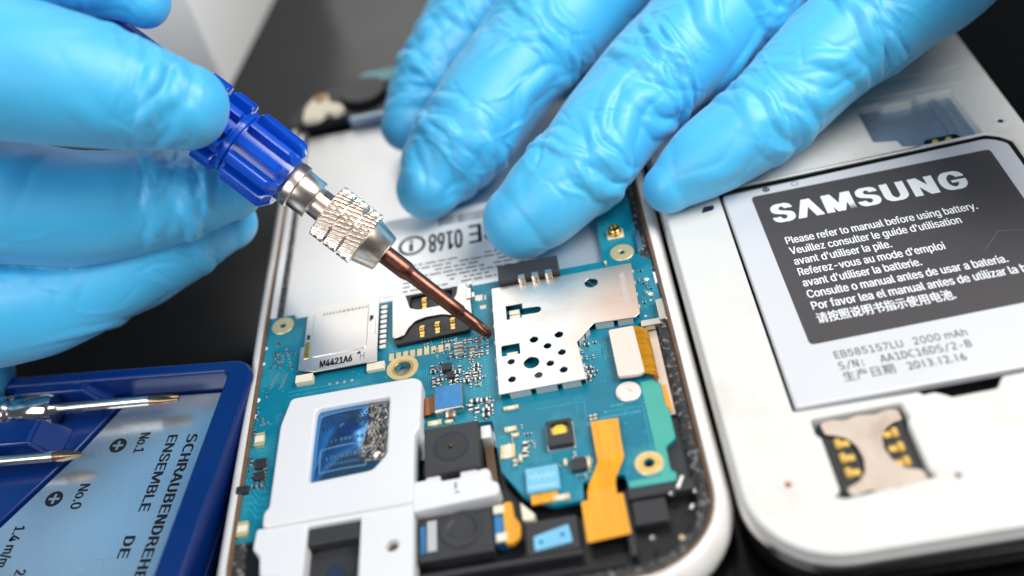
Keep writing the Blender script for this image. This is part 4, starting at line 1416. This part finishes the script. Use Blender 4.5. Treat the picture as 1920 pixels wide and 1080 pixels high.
def tube(path, folds, seed, flat=1.0, smooth_noise=0.35, ntheta=150, step=0.42):
    """glove finger: path = [(Vector, radius)...] from the tip to the palm; returns verts, faces"""
    pts = [(*p, r) for p, r in path]
    S = catmull(pts, step)
    # round cap before the first centre
    t0 = S[1, :3] - S[0, :3]
    t0 /= np.linalg.norm(t0)
    r0 = S[0, 3]
    cap = []
    for k in range(1, 26):
        a = math.pi / 2 * k / 25.5
        cap.append(np.array([*(S[0, :3] - t0 * r0 * 1.02 * math.sin(a)), r0 * math.cos(a) ** 0.92]))
    S = np.vstack([np.array(cap[::-1]), S])
    n = len(S)
    T = np.gradient(S[:, :3], axis=0)
    T /= np.linalg.norm(T, axis=1)[:, None] + 1e-12
    T[:25] = t0
    sarr = np.concatenate([[0], np.cumsum(np.linalg.norm(np.diff(S[:, :3], axis=0), axis=1))])
    view = CAM_C[None, :] - S[:, :3]
    view /= np.linalg.norm(view, axis=1)[:, None]
    U = view - (view * T).sum(1)[:, None] * T
    U /= np.linalg.norm(U, axis=1)[:, None]
    W = np.cross(T, U)
    th = np.linspace(-math.pi, math.pi, ntheta, endpoint=False)
    ss, tt = np.meshgrid(sarr, th, indexing='ij')
    rad = np.repeat(S[:, 3:4], ntheta, axis=1)
    disp = np.zeros_like(rad)
    for f in folds:
        ds = ss - f['s']
        da = (tt - f['th']) * np.maximum(rad, 3.0)
        c, s_ = math.cos(f['phi']), math.sin(f['phi'])
        x = da * c + ds * s_
        y = -da * s_ + ds * c - f['c'] * (da * c + ds * s_) ** 2
        win = np.exp(-(x / f['L']) ** 4 * 1.2) * np.exp(-(x / f['L']) ** 2 * 0.5)
        y = y + 0.25 * np.sin(x * 0.9 + f['s'])
        q = y / f['w']
        k_ = f.get('k', 2.1)
        tent = 1.0 - (np.sqrt(q * q + 0.02) - 0.14) / k_           # thin film drawn up into a straight-sided fold
        tent = np.clip(tent, 0, 1)
        pr_ = tent - 0.45 * np.exp(-((q - k_) / 0.55) ** 2) - 0.30 * np.exp(-((q + k_) / 0.55) ** 2)
        disp += f['A'] * win * pr_
    disp = np.tanh(disp / 1.3) * 1.3
    # soft irregular bagging of the glove
    nz = np.zeros_like(rad)
    rngn = np.random.RandomState(seed)
    for k in range(9):
        fs, ft, ph = rngn.uniform(0.08, 0.4), rngn.randint(1, 4), rngn.uniform(0, 6.28)
        nz += np.sin(ss * fs + ft * tt + ph) / 9
    fade = np.clip(sarr / (r0 * 1.4), 0, 1)[:, None]
    rad2 = rad + (disp * fade + nz * smooth_noise * 1.6 * fade)
    rad2 = np.maximum(rad2, 0.02)
    V = S[:, None, :3] + U[:, None, :] * (np.cos(tt) * rad2 * flat)[..., None] + W[:, None, :] * (np.sin(tt) * rad2)[..., None]
    verts = V.reshape(-1, 3)
    faces = []
    for i in range(n - 1):
        for j in range(ntheta):
            k = (j + 1) % ntheta
            faces.append((i * ntheta + j, i * ntheta + k, (i + 1) * ntheta + k, (i + 1) * ntheta + j))
    faces.append(tuple(range(ntheta - 1, -1, -1)))
    faces.append(tuple((n - 1) * ntheta + j for j in range(ntheta)))
    return verts, faces


def build_hand(name, tubes, label, voxel=0.31, smooth_it=1):
    V, F = [], []
    off = 0
    for v, f in tubes:
        V.append(v)
        F += [tuple(i + off for i in q) for q in f]
        off += len(v)
    V = np.vstack(V)
    org = V.mean(0)
    me = bpy.data.meshes.new(name)
    me.from_pydata((V * 0.01).tolist(), [], F)      # decimetre scale while remeshing
    bm = bmesh.new()
    bm.from_mesh(me)
    bmesh.ops.recalc_face_normals(bm, faces=bm.faces)
    bm.to_mesh(me)
    bm.free()
    ob = bpy.data.objects.new('tmphand', me)
    COL.objects.link(ob)
    r = ob.modifiers.new('r', 'REMESH')
    r.mode = 'VOXEL'
    r.voxel_size = voxel * 0.01
    s = ob.modifiers.new('s', 'SMOOTH')
    s.factor = 0.5
    s.iterations = smooth_it
    dg = bpy.context.evaluated_depsgraph_get()
    out = bpy.data.meshes.new_from_object(ob.evaluated_get(dg))
    bpy.data.objects.remove(ob)
    n = len(out.vertices)
    co = np.empty(n * 3)
    out.vertices.foreach_get('co', co)
    out.vertices.foreach_set('co', (co * 100.0))
    out.name = name
    out.materials.clear()
    o = link_mesh(name, out, M['glove'], None, 180)
    tag(o, label, 'hand')
    return o


def finger(spec, seed, joints, n=26, amp=0.5, extra=(), mode='z', **kw):
    path = []
    for s in spec:
        if len(s) == 4:
            px, py, zz, r = s
            p = P(px, py, zz) if mode == 'z' else D(px, py, d0 * zz)
        else:
            p, r = s
        path.append((p, r))
    L = sum((path[i + 1][0] - path[i][0]).length for i in range(len(path) - 1))
    rng = random.Random(seed)
    folds = make_folds(rng, min(L, 85), joints, n, amp) + [dict(zip(('s', 'th', 'phi', 'L', 'w', 'A', 'c'), e)) for e in extra]
    return tube(path, folds, seed, **kw)


# --- the hand pressing on both phones (enters from the upper right)
WR = P(2050, -420, 55)
PK = lambda px, py, z: P(px, py, z)
right = [
    finger([(762, 235, 12.5, 5.3), (795, 160, 16, 7.3), (850, 75, 20, 8.6), (915, -20, 25, 9.6), (1020, -130, 32, 10.5), (PK(1300, -300, 44), 14), (WR, 19)], 11, (14, 34), 20, 0.55),
    finger([(803, 352, 12.6, 6.1), (826, 315, 14.2, 8.0), (866, 262, 17, 9.7), (930, 173, 21, 10.2), (1020, 67, 25, 11.2), (1110, -32, 29, 13.0), (PK(1350, -260, 42), 14), (WR, 19)], 23, (17, 42), 22, 0.62),
    finger([(980, 412, 13.6, 7.0), (1020, 378, 15.2, 8.2), (1096, 299, 18, 9.1), (1154, 228, 20.5, 9.4), (1208, 161, 23, 9.8), (1298, 72, 26, 10.8), (1378, -24, 30, 12.6), (PK(1540, -230, 42), 14), (WR, 19)], 37, (19, 45), 22, 0.66),
    finger([(1256, 350, 13.8, 4.7), (1311, 308, 15.8, 6.8), (1394, 250, 18, 8.0), (1462, 192, 20, 8.7), (1554, 103, 23.5, 9.5), (1650, 20, 27, 10.8), (1760, -75, 32, 12.4), (PK(1860, -250, 44), 15), (WR, 19)], 41, (24, 50), 16, 0.52),
    finger([(PK(2150, 60, 40), 8.5), (PK(2120, -30, 44), 10), (PK(2080, -150, 48), 12), (PK(2040, -300, 52), 15), (WR, 19)], 53, (20,), 10, 0.4),
    finger([(1195, -12, 20, 6.5), (1230, -50, 25, 8.5), (1290, -110, 32, 11.0), (PK(1450, -250, 43), 14), (WR, 19)], 61, (), 6, 0.35),
    finger([(WR, 19), (P(2350, -700, 60), 24)], 59, (), 6, 0.4),
]
build_hand('gloved_hand', right, 'blue gloved hand pressing four fingertips flat onto both opened phones')

# --- the hand gripping the screwdriver (enters from the left)
WL = D(-520, 330, d0 * 0.95)
left = [
    finger([(345, 200, 0.905, 6.6), (250, 178, 0.895, 8.6), (130, 150, 0.88, 9.9), (0, 126, 0.87, 10.7), (-130, 120, 0.87, 11.5), (-300, 200, 0.90, 14), (WL, 19)], 71, (11,), 10, 0.34, mode='d'),
    finger([(428, 352, 1.045, 6.0), (340, 366, 1.03, 7.9), (230, 382, 1.02, 9.3), (110, 387, 1.0, 10.0), (0, 378, 0.985, 10.6), (-130, 380, 0.97, 10.5), (-300, 340, 0.95, 14), (WL, 19)], 73, (14,), 12, 0.36, mode='d'),
    finger([(428, 418, 1.10, 5.2), (355, 440, 1.085, 7.8), (250, 490, 1.07, 8.8), (140, 542, 1.05, 9.2), (40, 575, 1.03, 9.5), (-100, 570, 1.0, 10.5), (-300, 430, 0.97, 14), (WL, 19)], 79, (16,), 10, 0.34, mode='d'),
    finger([(268, 2, 0.93, 4.2), (215, -35, 0.925, 6.5), (130, -75, 0.915, 8.5), (0, -80, 0.905, 9.5), (-150, -20, 0.90, 11), (-300, 150, 0.91, 14), (WL, 19)], 83, (12,), 8, 0.3, mode='d'),
    finger([(-40, 700, 1.08, 6.0), (-110, 690, 1.06, 8.0), (-220, 640, 1.03, 9.0), (-330, 520, 1.0, 12), (WL, 19)], 89, (14,), 8, 0.3, mode='d'),
    finger([(WL, 19), (D(-900, 360, d0 * 0.95), 24)], 97, (), 6, 0.3),
]
build_hand('gloved_hand', left, 'blue gloved hand gripping the ribbed handle of the precision screwdriver')

# ================================================================== SCREWDRIVER CASE (lower left)
CO = Vector((-48.43, -7.27, 0.0))
RZ = math.radians(-8.4)
CS = empty('screwdriver_case', CO, 'royal blue plastic screwdriver case with printed silver plate', 'case', RZ)
ORG[CS.name] = Vector((0, 0, 0))            # parts below are given in the case's own coordinates
W0, H0 = -96.0, -92.0
plate('case_base', [rr(W0, H0, 2.6, 1.2, 4.0, 6)], 0.0, 2.2, M['case'], CS, 0.4, True)
plate('case_wall', [rr(W0, H0, 2.7, 1.3, 4.4, 8), rr(W0 + 3, H0 + 3, -2.0, -1.3, 1.0, 5)], 2.2, 8.6, M['case'], CS, 0.6, True)
# silver plate, cut along the slanting holder
LP = plate('label_plate', [[(-22.6, -1.7), (-3.6, -1.7), (-3.6, -88.0), (-70.0, -88.0), (-62, -64), (-36.1, -28.2), (-27.8, -13.4)]], 2.2, 3.6, M['plate'], CS, 0.08, True)
plate('driver_holder', [[(W0 + 3.2, -1.6), (-23.4, -1.6), (-28.4, -13.2), (-36.7, -28.0), (-62.6, -63.8), (-70.4, -86.0), (W0 + 3.2, -86.0)]], 2.2, 4.2, M['case'], CS, 0.3, True)
for (x0, y0, x1, y1, h) in ((-44, -3.6, -25.2, 0.8, 8.0), (-46, -15.2, -30.6, -8.2, 8.2), (-58, -27.0, -41.0, -19.8, 8.2)):
    bm = bmesh.new()
    lo = [(x0, y0), (x1, y0), (x1, y1), (x0, y1)]
    ch = 4.5
    hi = [(x0, y0 + 0.7), (x1 - ch, y0 + 0.7), (x1 - ch, y1 - 0.7), (x0, y1 - 0.7)]
    add_loft(bm, [[Vector((a, b, 4.0)) for a, b in lo], [Vector((a, b, h)) for a, b in hi]])
    bmesh.ops.bevel(bm, geom=list(bm.edges), offset=0.5, segments=3, affect='EDGES')
    from_bm('holder_block', bm, M['case'], CS, 40, True)
zt = 3.6
T = -math.pi / 2
text('SCHRAUBENDREHER', 1.75, (-8.4, -11.0), M['ink'], LP, width=30.5, rot=T, z=zt, bold=0.10, local=True)
text('ENSEMBLE', 1.75, (-12.1, -10.9), M['ink'], LP, width=15.5, rot=T, z=zt, bold=0.10, local=True)
text('DE', 1.75, (-12.6, -31.2), M['ink'], LP, width=3.9, rot=T, z=zt, bold=0.10, local=True)
text('No.1', 1.8, (-17.6, -10.0), M['ink'], LP, width=4.2, rot=T, z=zt, bold=0.08, local=True)
text('No.0', 1.8, (-24.9, -20.4), M['ink'], LP, width=4.9, rot=T, z=zt, bold=0.08, local=True)
text('1.4 m/m', 1.8, (-33.4, -28.3), M['ink'], LP, width=7.6, rot=T, z=zt, bold=0.08, local=True)
text('2.0 m/m', 1.8, (-29.4, -36.6), M['ink'], LP, width=7.6, rot=T, z=zt, bold=0.08, local=True)
for cx, cy in ((-21.1, -12.4), (-28.7, -23.1)):
    bm = bmesh.new()
    add_plate(bm, [circ(cx, cy, 1.55, 32), [(cx + a, cy + b) for a, b in ((-.25, -1), (.25, -1), (.25, -.25), (1, -.25), (1, .25), (.25, .25), (.25, 1), (-.25, 1), (-.25, .25), (-1, .25), (-1, -.25), (-.25, -.25))]], zt, zt + 0.03)
    from_bm('cross_symbol', bm, M['ink'], LP, None, True)

# --- two small drivers lying in the case
ca, sa = math.cos(RZ), math.sin(RZ)


def case_pt(u, v, z):
    return Vector((CO.x + u * ca - v * sa, CO.y + u * sa + v * ca, z))


def small_driver(tip, tail, label, r, flat):
    a, b = case_pt(*tip), case_pt(*tail)
    ax = (b - a).normalized()
    o = empty('small_screwdriver', a, label, 'screwdriver', 0, 'small screwdrivers stored in the case')
    bm = bmesh.new()

    def rf(t, an, rr_):
        if t < 6.0 and flat:
            k = 1 - t / 6.0
            uu = rr_ * math.cos(an) * (1 + 0.12 * k)
            vv = rr_ * math.sin(an) * (1 - 0.86 * k)
            return math.hypot(uu, vv)
        if t < 5 and not flat:
            k = 0.2 * (1 - t / 5)
            return rr_ * (0.25 + 0.75 * min(1, (t + 0.6) / 4.2)) * (1.05 - k - k * math.cos(4 * an))
        return rr_
    pb = [(0.0, r * (0.35 if not flat else 0.6))] + [(0.3 * i, r * min(1, 0.6 + 0.4 * i / 9) if flat else r) for i in range(1, 19)]
    pr = [(5.3, r)] + [(0.4 * i, r) for i in range(14, 60)] + [(24, r)]
    add_lathe(bm, pr, a, ax, 40, 0, rf)
    from_bm('driver_shaft', bm, M['steel'], o, 40)
    bm = bmesh.new()
    add_lathe(bm, pb, a, ax, 40, 0, rf)
    from_bm('driver_blade', bm, M['blade'], o, 40)
    bm = bmesh.new()
    add_lathe(bm, [(23.0, r), (23.1, 2.4), (23.8, 2.8), (29.0, 2.8), (29.6, 2.5), (31, 2.5), (31.5, 3.1), (48, 3.1), (48.6, 2.6)], a, ax, 40)
    from_bm('driver_handle', bm, M['chrome'], o, 40)
    return o


small_driver((-10.9, -5.0, 6.6), (-41.0, -6.4, 7.2), 'small chrome screwdriver with flat blade in the case, nearest the rim', 0.95, True)
small_driver((-24.7, -16.2, 6.4), (-54.0, -17.6, 7.0), 'small chrome screwdriver with pointed cross tip in the case, by the No.1 print', 0.95, False)

# ================================================================== WHITE BOX BEHIND
BX = empty('white_box', (-90, 150, 0), 'blurred white cardboard box standing on the table behind the screwdriver', 'box')
c0 = Vector((-69.6, 104.6))
e1 = Vector((7.1, 47.4)).normalized()
e2 = Vector((-47.4, 7.1)).normalized() * 1.0
q = [c0, c0 + e1 * 90, c0 + e1 * 90 + e2 * 60, c0 + e2 * 60]
plate('box_body', [round_poly([(p.x, p.y) for p in q], 1.0, 3)], 0.0, 41.0, M['boxcard'], BX, 0.4)
plate('box_lid', [round_poly([(p.x, p.y) for p in (c0 - e1 * 0.4 - e2 * 0.4, c0 + e1 * 90.4 - e2 * 0.4, c0 + e1 * 90.4 + e2 * 60.4, c0 - e1 * 0.4 + e2 * 60.4)], 1.0, 3)], 34.0, 42.0, M['boxcard'], BX, 0.4)
